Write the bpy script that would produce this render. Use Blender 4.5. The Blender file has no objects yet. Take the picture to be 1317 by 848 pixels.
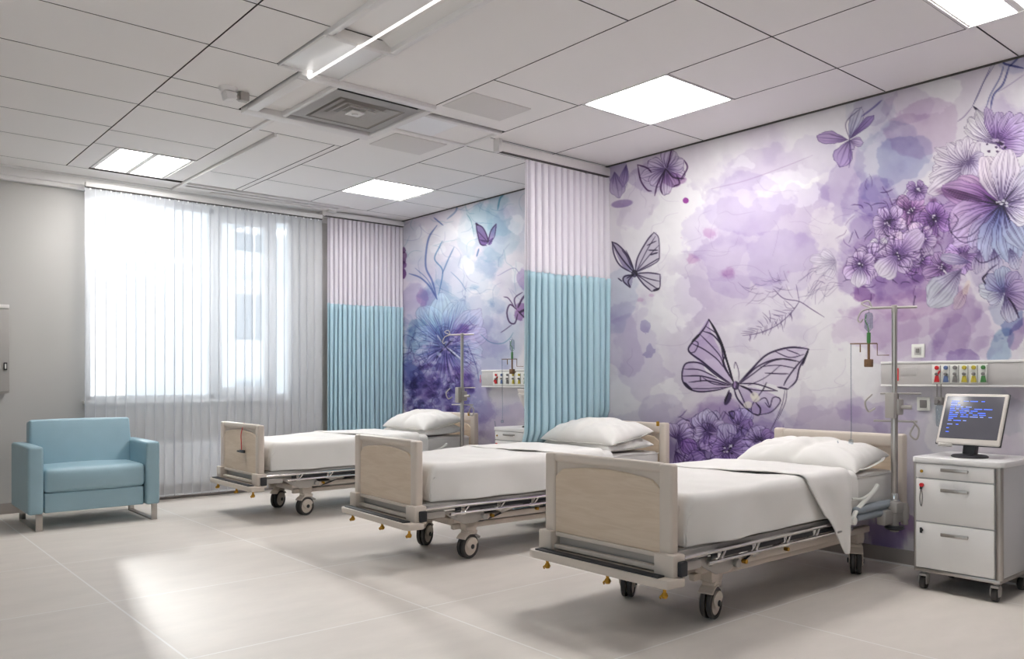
import bpy, bmesh, math, random
import numpy as np
from mathutils import Vector, Matrix, noise

random.seed(7)
SC = bpy.context.scene
COL = SC.collection
PI = math.pi
R = math.radians


# ------------------------------------------------------------------ materials
def lin(c):
    out = []
    for v in c:
        v = v / 255.0
        out.append(v / 12.92 if v <= 0.04045 else ((v + 0.055) / 1.055) ** 2.4)
    return out


def mat(name, rgb, rough=0.5, metal=0.0, noise_amt=0.0, noise_scale=20.0, bump=0.0, bump_scale=80.0,
        emit=None, emit_strength=0.0, spec=0.5, coat=0.0, stretch=None, sheen=0.0):
    m = bpy.data.materials.new(name)
    m.use_nodes = True
    nt = m.node_tree
    b = nt.nodes['Principled BSDF']
    c = lin(rgb)
    b.inputs['Base Color'].default_value = (*c, 1)
    b.inputs['Roughness'].default_value = rough
    b.inputs['Metallic'].default_value = metal
    b.inputs['Specular IOR Level'].default_value = spec
    b.inputs['Coat Weight'].default_value = coat
    b.inputs['Sheen Weight'].default_value = sheen
    if emit:
        b.inputs['Emission Color'].default_value = (*lin(emit), 1)
        b.inputs['Emission Strength'].default_value = emit_strength
    if noise_amt or bump:
        tc = nt.nodes.new('ShaderNodeTexCoord')
        mp = nt.nodes.new('ShaderNodeMapping')
        nt.links.new(tc.outputs['Object'], mp.inputs['Vector'])
        if stretch:
            mp.inputs['Scale'].default_value = stretch
    if noise_amt:
        n = nt.nodes.new('ShaderNodeTexNoise')
        n.inputs['Scale'].default_value = noise_scale
        n.inputs['Detail'].default_value = 6
        nt.links.new(mp.outputs[0], n.inputs['Vector'])
        r = nt.nodes.new('ShaderNodeValToRGB')
        r.color_ramp.elements[0].position = 0.3
        r.color_ramp.elements[1].position = 0.7
        r.color_ramp.elements[0].color = (*[max(0, x * (1 - noise_amt)) for x in c], 1)
        r.color_ramp.elements[1].color = (*[min(1, x * (1 + noise_amt)) for x in c], 1)
        nt.links.new(n.outputs['Fac'], r.inputs['Fac'])
        nt.links.new(r.outputs['Color'], b.inputs['Base Color'])
    if bump:
        n2 = nt.nodes.new('ShaderNodeTexNoise')
        n2.inputs['Scale'].default_value = bump_scale
        n2.inputs['Detail'].default_value = 4
        nt.links.new(mp.outputs[0], n2.inputs['Vector'])
        bp = nt.nodes.new('ShaderNodeBump')
        bp.inputs['Strength'].default_value = bump
        bp.inputs['Distance'].default_value = 0.01
        nt.links.new(n2.outputs['Fac'], bp.inputs['Height'])
        nt.links.new(bp.outputs['Normal'], b.inputs['Normal'])
    return m


def sheer_mat(name, rgb, clear, trans):
    """Thin see-through cloth: part open weave, part light passing through the threads."""
    m = bpy.data.materials.new(name)
    m.use_nodes = True
    nt = m.node_tree
    nt.nodes.remove(nt.nodes['Principled BSDF'])
    out = nt.nodes['Material Output']
    c = (*lin(rgb), 1)
    d = nt.nodes.new('ShaderNodeBsdfDiffuse'); d.inputs['Color'].default_value = c
    t = nt.nodes.new('ShaderNodeBsdfTranslucent'); t.inputs['Color'].default_value = c
    p = nt.nodes.new('ShaderNodeBsdfTransparent')
    mx = nt.nodes.new('ShaderNodeMixShader'); mx.inputs[0].default_value = trans
    nt.links.new(d.outputs[0], mx.inputs[1]); nt.links.new(t.outputs[0], mx.inputs[2])
    m2 = nt.nodes.new('ShaderNodeMixShader'); m2.inputs[0].default_value = clear
    nt.links.new(mx.outputs[0], m2.inputs[1]); nt.links.new(p.outputs[0], m2.inputs[2])
    nt.links.new(m2.outputs[0], out.inputs['Surface'])
    return m


def glass_mat(name, tint=(250, 253, 255), gloss=0.06):
    m = bpy.data.materials.new(name)
    m.use_nodes = True
    nt = m.node_tree
    nt.nodes.remove(nt.nodes['Principled BSDF'])
    out = nt.nodes['Material Output']
    p = nt.nodes.new('ShaderNodeBsdfTransparent'); p.inputs['Color'].default_value = (*lin(tint), 1)
    g = nt.nodes.new('ShaderNodeBsdfGlossy'); g.inputs['Roughness'].default_value = 0.02
    mx = nt.nodes.new('ShaderNodeMixShader'); mx.inputs[0].default_value = gloss
    nt.links.new(p.outputs[0], mx.inputs[1]); nt.links.new(g.outputs[0], mx.inputs[2])
    nt.links.new(mx.outputs[0], out.inputs['Surface'])
    return m


def floor_mat():
    m = mat('floor_tile', (186, 180, 176), 0.42, spec=0.4)
    nt = m.node_tree
    b = nt.nodes['Principled BSDF']
    tc = nt.nodes.new('ShaderNodeTexCoord')
    sp = nt.nodes.new('ShaderNodeSeparateXYZ')
    nt.links.new(tc.outputs['Object'], sp.inputs[0])

    def line(sock, off, pitch, half):
        a = nt.nodes.new('ShaderNodeMath'); a.operation = 'SUBTRACT'; a.inputs[1].default_value = off - pitch / 2 - 40 * pitch
        nt.links.new(sock, a.inputs[0])
        w = nt.nodes.new('ShaderNodeMath'); w.operation = 'MODULO'; w.inputs[1].default_value = pitch
        nt.links.new(a.outputs[0], w.inputs[0])
        s = nt.nodes.new('ShaderNodeMath'); s.operation = 'SUBTRACT'; s.inputs[1].default_value = pitch / 2
        nt.links.new(w.outputs[0], s.inputs[0])
        q = nt.nodes.new('ShaderNodeMath'); q.operation = 'ABSOLUTE'
        nt.links.new(s.outputs[0], q.inputs[0])
        l = nt.nodes.new('ShaderNodeMath'); l.operation = 'LESS_THAN'; l.inputs[1].default_value = half
        nt.links.new(q.outputs[0], l.inputs[0])
        return l.outputs[0]
    lx = line(sp.outputs['X'], 1.27, 1.27, 0.005)
    ly = line(sp.outputs['Y'], 4.95, 1.23, 0.005)
    mx = nt.nodes.new('ShaderNodeMath'); mx.operation = 'MAXIMUM'
    nt.links.new(lx, mx.inputs[0]); nt.links.new(ly, mx.inputs[1])
    n = nt.nodes.new('ShaderNodeTexNoise'); n.inputs['Scale'].default_value = 2.2; n.inputs['Detail'].default_value = 9
    n.inputs['Roughness'].default_value = 0.62
    mp = nt.nodes.new('ShaderNodeMapping'); mp.inputs['Scale'].default_value = (1.0, 2.4, 1)
    nt.links.new(tc.outputs['Object'], mp.inputs['Vector']); nt.links.new(mp.outputs[0], n.inputs['Vector'])
    r = nt.nodes.new('ShaderNodeValToRGB')
    r.color_ramp.elements[0].position = 0.3; r.color_ramp.elements[0].color = (*lin((217, 209, 201)), 1)
    r.color_ramp.elements[1].position = 0.72; r.color_ramp.elements[1].color = (*lin((228, 220, 212)), 1)
    nt.links.new(n.outputs['Fac'], r.inputs['Fac'])
    mc = nt.nodes.new('ShaderNodeMix'); mc.data_type = 'RGBA'
    nt.links.new(mx.outputs[0], mc.inputs[0]); nt.links.new(r.outputs['Color'], mc.inputs[6])
    mc.inputs[7].default_value = (*lin((238, 234, 230)), 1)
    nt.links.new(mc.outputs[2], b.inputs['Base Color'])
    rr = nt.nodes.new('ShaderNodeMapRange'); rr.inputs[3].default_value = 0.42; rr.inputs[4].default_value = 0.58
    nt.links.new(n.outputs['Fac'], rr.inputs[0]); nt.links.new(rr.outputs[0], b.inputs['Roughness'])
    return m


def wood_mat():
    m = mat('pale_wood_laminate', (192, 176, 160), 0.45)
    nt = m.node_tree
    b = nt.nodes['Principled BSDF']
    tc = nt.nodes.new('ShaderNodeTexCoord')
    mp = nt.nodes.new('ShaderNodeMapping'); mp.inputs['Scale'].default_value = (1.0, 1.2, 11.0)
    nt.links.new(tc.outputs['Object'], mp.inputs['Vector'])
    n = nt.nodes.new('ShaderNodeTexNoise'); n.inputs['Scale'].default_value = 3.0; n.inputs['Detail'].default_value = 5
    n.inputs['Distortion'].default_value = 1.2
    nt.links.new(mp.outputs[0], n.inputs['Vector'])
    r = nt.nodes.new('ShaderNodeValToRGB')
    r.color_ramp.elements[0].position = 0.35; r.color_ramp.elements[0].color = (*lin((208, 188, 165)), 1)
    r.color_ramp.elements[1].position = 0.65; r.color_ramp.elements[1].color = (*lin((217, 199, 178)), 1)
    nt.links.new(n.outputs['Fac'], r.inputs['Fac']); nt.links.new(r.outputs['Color'], b.inputs['Base Color'])
    return m


MT = dict(
    wall=mat('white_wall_paint', (183, 181, 178), 0.75, bump=0.03, bump_scale=260),
    ceil=mat('ceiling_tile_white', (236, 233, 231), 0.8, bump=0.05, bump_scale=300),
    ceilframe=mat('ceiling_metal_white', (224, 221, 219), 0.35),
    gap=mat('ceiling_shadow_gap', (78, 74, 72), 0.8),
    greypanel=mat('grey_grille', (214, 210, 207), 0.6, bump=0.2, bump_scale=600),
    ventdark=mat('vent_interior', (196, 191, 186), 0.5),
    light=mat('light_diffuser', (255, 255, 255), 0.4, emit=(255, 253, 250), emit_strength=18.0),
    tube=mat('fluorescent_tube', (250, 250, 250), 0.3, emit=(255, 252, 248), emit_strength=.9),
    lens=mat('clear_lens', (236, 236, 236), 0.32, spec=0.6),
    floor=floor_mat(),
    base=mat('grey_skirting', (150, 143, 138), 0.5),
    trim=mat('white_trim', (226, 224, 222), 0.8, spec=.2),
    frame=mat('window_frame_white', (236, 238, 240), 0.35),
    glass=glass_mat('window_glass'),
    slat=sheer_mat('sheer_slat', (232, 234, 238), 0.52, 0.30),
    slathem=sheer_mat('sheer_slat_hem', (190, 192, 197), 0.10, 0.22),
    mesh=sheer_mat('curtain_mesh', (240, 236, 242), 0.14, 0.28),
    blue=mat('blue_curtain_cloth', (166, 196, 207), 0.85, bump=0.06, bump_scale=500, sheen=0.2),
    leather=mat('blue_leather', (150, 180, 192), 0.42, bump=0.05, bump_scale=420, noise_amt=0.03, noise_scale=6),
    steel=mat('brushed_steel', (186, 181, 176), 0.3, 1.0),
    chrome=mat('polished_chrome', (214, 212, 210), 0.12, 1.0),
    greymetal=mat('grey_painted_metal', (176, 171, 166), 0.4, 0.35),
    beige=mat('beige_bed_plastic', (210, 198, 186), 0.42),
    wood=wood_mat(),
    rubber=mat('black_rubber', (44, 44, 48), 0.6),
    tyre=mat('dark_tyre', (62, 58, 56), 0.55),
    brass=mat('brass_knob', (196, 150, 60), 0.3, 0.9),
    orange=mat('orange_cap', (226, 140, 40), 0.4),
    linen=mat('white_linen', (226, 223, 219), 0.85, bump=0.05, bump_scale=900, sheen=0.15),
    mattress=mat('mattress_cover', (214, 211, 207), 0.8, bump=0.04, bump_scale=600),
    pad=mat('blue_grey_pad', (142, 150, 158), 0.6),
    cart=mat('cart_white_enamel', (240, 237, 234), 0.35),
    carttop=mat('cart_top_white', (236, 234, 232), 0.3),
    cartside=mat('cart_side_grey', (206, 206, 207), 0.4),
    dark=mat('dark_plastic', (40, 40, 44), 0.4),
    bezel=mat('monitor_bezel', (214, 207, 200), 0.4),
    screen=mat('monitor_screen', (58, 57, 62), 0.25, emit=(92, 90, 98), emit_strength=0.35),
    text=mat('screen_lines', (60, 90, 220), 0.4, emit=(80, 120, 255), emit_strength=.8),
    text2=mat('screen_lines_pale', (110, 130, 200), 0.4, emit=(140, 160, 230), emit_strength=0.6),
    rail=mat('headwall_rail_grey', (196, 192, 190), 0.4, 0.2),
    plate=mat('outlet_plate', (226, 226, 220), 0.4),
    red=mat('outlet_red', (206, 40, 46), 0.4), blueo=mat('outlet_blue', (96, 116, 160), 0.4),
    grey=mat('outlet_grey', (130, 126, 124), 0.4), yellow=mat('outlet_yellow', (196, 178, 60), 0.4),
    green=mat('outlet_green', (70, 130, 70), 0.4), brown=mat('brown_holder', (120, 90, 62), 0.5),
    clear=glass_mat('clear_plastic', (226, 232, 236), 0.12),
    cabinet=mat('cabinet_grey', (166, 162, 158), 0.45),
    leaf=mat('tree_leaf', (92, 112, 70), 0.7), bark=mat('tree_bark', (110, 96, 84), 0.9),
    facade=mat('facade_render', (240, 240, 242), 0.9), facadeglass=mat('facade_window', (170, 174, 180), 0.2),
)


# ------------------------------------------------------------------ mesh helpers
def _merge(bm, tmp, mi=0, mx=None):
    for f in tmp.faces:
        f.material_index = mi
    if mx is not None:
        bmesh.ops.transform(tmp, matrix=mx, verts=tmp.verts)
    me = bpy.data.meshes.new('tmp')
    tmp.to_mesh(me); tmp.free()
    bm.from_mesh(me)
    bpy.data.meshes.remove(me)


def box(bm, x0, x1, y0, y1, z0, z1, bev=0.0, seg=2, mi=0, mx=None):
    t = bmesh.new()
    bmesh.ops.create_cube(t, size=1.0)
    for v in t.verts:
        v.co = Vector(((x0 + x1) / 2 + v.co.x * (x1 - x0), (y0 + y1) / 2 + v.co.y * (y1 - y0), (z0 + z1) / 2 + v.co.z * (z1 - z0)))
    if bev > 0:
        bmesh.ops.bevel(t, geom=t.edges[:], offset=bev, segments=seg, profile=0.5, affect='EDGES')
    _merge(bm, t, mi, mx)
    return bm


def frame_of(d):
    d = d.normalized()
    a = Vector((0, 0, 1)) if abs(d.z) < 0.9 else Vector((1, 0, 0))
    u = d.cross(a).normalized()
    return u, d.cross(u).normalized()


def cyl(bm, p0, p1, r0, r1=None, n=16, mi=0, bev=0.0):
    p0, p1 = Vector(p0), Vector(p1)
    r1 = r0 if r1 is None else r1
    d = p1 - p0
    L = d.length
    t = bmesh.new()
    bmesh.ops.create_cone(t, cap_ends=True, segments=n, radius1=r0, radius2=r1, depth=L)
    if bev > 0:
        es = [e for e in t.edges if abs(e.verts[0].co.z - e.verts[1].co.z) < 1e-6 and abs(abs(e.verts[0].co.z) - L / 2) < 1e-6]
        bmesh.ops.bevel(t, geom=es, offset=bev, segments=2, profile=0.5, affect='EDGES')
    q = Vector((0, 0, 1)).rotation_difference(d.normalized())
    _merge(bm, t, mi, Matrix.Translation((p0 + p1) / 2) @ q.to_matrix().to_4x4())
    return bm


def catmull(pts, per=6):
    pts = [Vector(p) for p in pts]
    if len(pts) < 3:
        return pts
    out = []
    P = [pts[0] * 2 - pts[1]] + pts + [pts[-1] * 2 - pts[-2]]
    for i in range(1, len(P) - 2):
        a, b, c, d = P[i - 1], P[i], P[i + 1], P[i + 2]
        for k in range(per):
            t = k / per
            out.append(0.5 * ((2 * b) + (c - a) * t + (2 * a - 5 * b + 4 * c - d) * t * t + (3 * b - a - 3 * c + d) * t ** 3))
    out.append(pts[-1])
    return out


def tube(bm, pts, r, n=8, mi=0, smooth=True, per=6):
    P = catmull(pts, per) if smooth else [Vector(p) for p in pts]
    t = bmesh.new()
    rings = []
    for i, p in enumerate(P):
        d = (P[min(i + 1, len(P) - 1)] - P[max(i - 1, 0)])
        u, v = frame_of(d)
        rings.append([t.verts.new(p + (u * math.cos(2 * PI * k / n) + v * math.sin(2 * PI * k / n)) * r) for k in range(n)])
    for i in range(len(rings) - 1):
        best = min(range(n), key=lambda s: sum((rings[i][k].co - rings[i + 1][(k + s) % n].co).length for k in range(n)))
        for k in range(n):
            t.faces.new((rings[i][k], rings[i][(k + 1) % n], rings[i + 1][(k + 1 + best) % n], rings[i + 1][(k + best) % n]))
    t.faces.new(rings[0][::-1]); t.faces.new(rings[-1])
    bmesh.ops.recalc_face_normals(t, faces=t.faces[:])
    _merge(bm, t, mi)
    return bm


def prism(bm, poly, axis, a0, a1, bev=0.0, mi=0, seg=2, mx=None):
    """poly in the plane across `axis` ('x': (y,z), 'y': (x,z), 'z': (x,y)), pushed from a0 to a1."""
    t = bmesh.new()

    def P(p, a):
        return {'x': (a, p[0], p[1]), 'y': (p[0], a, p[1]), 'z': (p[0], p[1], a)}[axis]
    v0 = [t.verts.new(P(p, a0)) for p in poly]
    v1 = [t.verts.new(P(p, a1)) for p in poly]
    n = len(poly)
    t.faces.new(v0); t.faces.new(v1[::-1])
    for i in range(n):
        t.faces.new((v0[i], v1[i], v1[(i + 1) % n], v0[(i + 1) % n]))
    bmesh.ops.recalc_face_normals(t, faces=t.faces[:])
    if bev:
        caps = [e for e in t.edges if len({f for f in e.link_faces} & {t.faces[0], t.faces[1]}) == 0] if False else t.edges[:]
        bmesh.ops.bevel(t, geom=caps, offset=bev, segments=seg, profile=0.5, affect='EDGES')
    _merge(bm, t, mi, mx)
    return bm


def lathe(bm, prof, origin=(0, 0, 0), n=24, mi=0, mx=None):
    t = bmesh.new()
    o = Vector(origin)
    rings = [[t.verts.new(o + Vector((r * math.cos(2 * PI * k / n), r * math.sin(2 * PI * k / n), z))) for k in range(n)] for r, z in prof]
    for i in range(len(rings) - 1):
        for k in range(n):
            t.faces.new((rings[i][k], rings[i][(k + 1) % n], rings[i + 1][(k + 1) % n], rings[i + 1][k]))
    bmesh.ops.remove_doubles(t, verts=t.verts[:], dist=1e-5)
    bmesh.ops.recalc_face_normals(t, faces=t.faces[:])
    _merge(bm, t, mi, mx)
    return bm


def surf(bm, fn, nu, nv, mi=0):
    t = bmesh.new()
    g = [[t.verts.new(fn(i / nu, j / nv)) for j in range(nv + 1)] for i in range(nu + 1)]
    for i in range(nu):
        for j in range(nv):
            t.faces.new((g[i][j], g[i + 1][j], g[i + 1][j + 1], g[i][j + 1]))
    _merge(bm, t, mi)
    return bm


def obj(name, bm, mats, parent=None, loc=None, ang=38):
    me = bpy.data.meshes.new(name)
    bm.to_mesh(me); bm.free()
    for m in (mats if isinstance(mats, (list, tuple)) else [mats]):
        me.materials.append(MT[m] if isinstance(m, str) else m)
    me.polygons.foreach_set('use_smooth', [True] * len(me.polygons))
    me.set_sharp_from_angle(angle=R(ang))
    o = bpy.data.objects.new(name, me)
    COL.objects.link(o)
    if parent is not None:
        o.parent = parent
    if loc is not None:
        o.location = loc
    return o


def B():
    return bmesh.new()


def tag(o, label, cat, group=None, kind=None):
    o['label'] = label; o['category'] = cat
    if group: o['group'] = group
    if kind: o['kind'] = kind
    return o


def thing(name, label, cat, loc=(0, 0, 0), rz=0.0, group=None):
    o = bpy.data.objects.new(name, None)
    o.empty_display_size = 0.1
    COL.objects.link(o)
    o.location = loc; o.rotation_euler = (0, 0, rz)
    return tag(o, label, cat, group)


def kids(o):
    return [c for c in bpy.data.objects if c.parent == o]


def copy_tree(o, parent=None):
    c = o.copy(); COL.objects.link(c)
    if parent is not None:
        c.parent = parent
    for ch in kids(o):
        copy_tree(ch, c)
    return c


def struct(name, bm, mats, parent=None):
    o = obj(name, bm, mats, parent)
    if parent is None:
        o['kind'] = 'structure'
    return o


# ------------------------------------------------------------------ the room
XR, YF, ZC = 5.56, 8.80, 3.20           # mural wall, window wall, ceiling
XL, YB = -2.2, -1.8                     # walls behind and left of the photographer
WX0, WX1, WZ0, WZ1 = 2.03, 4.20, 1.03, 3.07   # window opening

b = B(); box(b, XL - .2, XR + .2, YB - .2, YF + .2, -0.12, 0.0)
struct('floor', b, 'floor')
LY0, LY1, LZ0, LZ1 = -1.4, 3.9, .70, 2.95      # added window, unseen, letting fill daylight in from the left
b = B()
box(b, XL - .2, XL, YB - .2, LY0, 0, ZC + .2); box(b, XL - .2, XL, LY1, YF + .2, 0, ZC + .2)
box(b, XL - .2, XL, LY0, LY1, 0, LZ0); box(b, XL - .2, XL, LY0, LY1, LZ1, ZC + .2)
struct('wall_left', b, 'wall')
b = B()
for y in (LY0, .8, 2.6, LY1 - .05):
    box(b, XL - .1, XL - .04, y, y + .05, LZ0, LZ1, bev=.004)
box(b, XL - .1, XL - .04, LY0, LY1, LZ0, LZ0 + .05, bev=.004); box(b, XL - .1, XL - .04, LY0, LY1, LZ1 - .05, LZ1, bev=.004)
w2 = struct('fill_window', b, 'frame')
for y0, y1 in ((LY0 + .05, .8), (.85, 2.6), (2.65, LY1 - .05)):
    b = B(); box(b, XL - .075, XL - .069, y0, y1, LZ0 + .05, LZ1 - .05)
    obj('pane', b, 'glass', w2)
b = B(); box(b, XL, XR, YB - .2, YB, 0, ZC + .2)
struct('wall_back', b, 'wall')
b = B()
box(b, XL, WX0, YF, YF + .2, 0, ZC + .2)
box(b, WX1, XR + .2, YF, YF + .2, 0, ZC + .2)
box(b, WX0, WX1, YF, YF + .2, 0, WZ0)
box(b, WX0, WX1, YF, YF + .2, WZ1, ZC + .2)
struct('wall_far', b, 'wall')

# suspended ceiling: tiles laid cell by cell over a dark gap, one mesh
CELLS = []
def rows(x0, x1, ys):
    for a, c in zip(ys[:-1], ys[1:]):
        CELLS.append([x0, x1, a, c])
rows(-0.25, 1.765, [YB, -1.36, -.68, .0, .68, 1.37, 2.05, 2.74, 3.43, 4.12, 4.80, 5.48, 6.17, 6.86, 7.55, 8.37])
rows(XL, -0.25, [YB, -1.36, -.68, .0, .68, 1.37, 2.05, 2.74, 3.43, 4.12, 4.80, 5.48, 6.17, 6.86, 7.55, 8.37])
rows(1.765, 2.615, [YB, -.6, .6, 1.8, 2.4]); rows(1.765, 2.19, [2.4, 4.12, 4.82]); rows(1.765, 2.35, [4.82, 5.48, 5.82])
rows(1.765, 2.615, [5.82, 6.19, 6.95, 7.42]); CELLS.append([1.765, 1.95, 7.42, 8.37])
rows(2.615, 2.79, [6.19, 8.30]); rows(2.615, 3.385, [5.82, 6.19]); rows(2.81, 3.32, [6.19, 7.73]); CELLS.append([2.81, 3.32, 7.73, 8.32])
rows(2.615, 3.385, [YB, -.6, .6, 1.8, 3.0, 4.83])
rows(3.32, 3.385, [6.19, 8.32])
rows(3.385, 4.165, [YB, -.6, .6, 1.8, 2.61, 4.165, 4.98]); rows(3.385, 4.165, [5.50, 6.95, 7.70, 8.32])
rows(4.165, 4.90, [YB, -.6, .6]); CELLS.append([4.165, 4.90, .6, 1.28]); CELLS.append([4.165, 4.90, 1.85, 2.61])
rows(4.165, 4.90, [2.61, 3.36]); rows(4.165, 4.90, [4.13, 5.18, 5.50, 6.20, 6.97]); rows(4.165, 4.90, [7.67, 8.37])
rows(4.90, XR, [YB, -.6, .6, 1.8, 2.61, 4.11, 5.18, 6.20, 6.97, 7.67, 8.37])
# the strip along the window wall
for xa, xb in ((XL, 1.0), (1.0, 2.8), (4.66, XR)):
    CELLS.append([xa, xb, 8.37, 8.70])
b = B()
for x0, x1, y0, y1 in CELLS:
    g = 0.0048
    q = bmesh.new()
    lo = [q.verts.new((x, y, ZC)) for x, y in ((x0 + g, y0 + g), (x0 + g, y1 - g), (x1 - g, y1 - g), (x1 - g, y0 + g))]
    hi = [q.verts.new((v.co.x, v.co.y, ZC + .014)) for v in lo]
    q.faces.new(lo); fs = []
    for k in range(4):
        fs.append(q.faces.new((lo[k], hi[k], hi[(k + 1) % 4], lo[(k + 1) % 4])))
    fs.append(q.faces.new(hi[::-1]))
    me_ = bpy.data.meshes.new('tmp')
    for f_ in fs: f_.material_index = 1
    q.to_mesh(me_); q.free(); b.from_mesh(me_); bpy.data.meshes.remove(me_)
box(b, XL, XR, YB, YF, ZC + 0.065, ZC + 0.14, mi=1)
box(b, 2.79, 2.81, 6.19, 8.32, ZC - .03, ZC + .012, bev=.004, mi=2)
box(b, 2.60, 2.64, 5.82, 6.19, ZC - .02, ZC + .012, bev=.004, mi=2)
struct('ceiling', b, ['ceil', 'gap', 'ceilframe'])

b = B()   # stepped cornice over the window wall
box(b, XL, XR, 8.705, 8.80, 3.115, 3.20, bev=.004)
box(b, XL, 4.45, 8.675, 8.80, 3.185, 3.20, bev=.004)
box(b, XL, XR, 8.735, 8.80, 3.075, 3.115, bev=.004)
struct('trim_1', b, 'trim')
b = B(); box(b, XR - .012, XR, YB, 8.7, ZC - .012, ZC, bev=.003)
struct('shadow_line', b, 'gap')  # dark strip standing in for the shadow line under the ceiling
b = B(); box(b, XL, XR, YF - .015, YF, 0, .10, bev=.004)
struct('baseboard_far', b, 'base')
b = B(); box(b, XR - .018, XR, YB, YF, 0, .105, bev=.004); box(b, XR - .022, XR - .018, YB, YF, 0, .012, mi=1)
struct('baseboard_right', b, ['base', 'trim'])

# window: fixed pane, opening sash with handle, narrow side light
b = B()
box(b, WX0, WX0 + .05, YF + .04, YF + .11, WZ0, WZ1, bev=.004)
box(b, WX1 - .05, WX1, YF + .04, YF + .11, WZ0, WZ1, bev=.004)
box(b, WX0, WX1, YF + .04, YF + .11, WZ0, WZ0 + .05, bev=.004)
box(b, WX0, WX1, YF + .04, YF + .11, WZ1 - .05, WZ1, bev=.004)
box(b, 3.24, 3.30, YF + .04, YF + .11, WZ0, WZ1, bev=.004)
win = struct('window_1', b, 'frame')
b = B()
for x0, x1 in ((3.30, 3.38), (3.86, 3.95)):
    box(b, x0, x1, YF + .025, YF + .09, WZ0 + .05, WZ1 - .05, bev=.006)
for z0, z1 in ((WZ0 + .05, WZ0 + .13), (WZ1 - .13, WZ1 - .05)):
    box(b, 3.38, 3.86, YF + .025, YF + .09, z0, z1, bev=.006)
box(b, 3.95, 4.0, YF + .04, YF + .11, WZ0 + .05, WZ1 - .05, bev=.004)
sash = obj('sash', b, 'frame', win)
b = B(); box(b, 3.885, 3.915, YF - .005, YF + .025, 1.93, 2.06, bev=.005); box(b, 3.888, 3.912, YF - .03, YF - .005, 1.90, 2.06, bev=.006)
obj('window_handle', b, 'frame', sash)
for x0, x1 in ((WX0 + .05, 3.24), (3.38, 3.86), (4.0, WX1 - .05)):
    b = B(); box(b, x0, x1, YF + .065, YF + .071, WZ0 + .05, WZ1 - .05)
    obj('pane', b, 'glass', win)
b = B(); box(b, WX0 - .03, WX1 + .03, YF - .045, YF + .04, WZ0 - .03, WZ0, bev=.006)
obj('window_sill', b, 'trim', win)

# neighbouring building seen through the sash
t = thing('apartment_building', 'pale apartment block seen through the right side of the window', 'building', (0, 0, 0))
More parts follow.
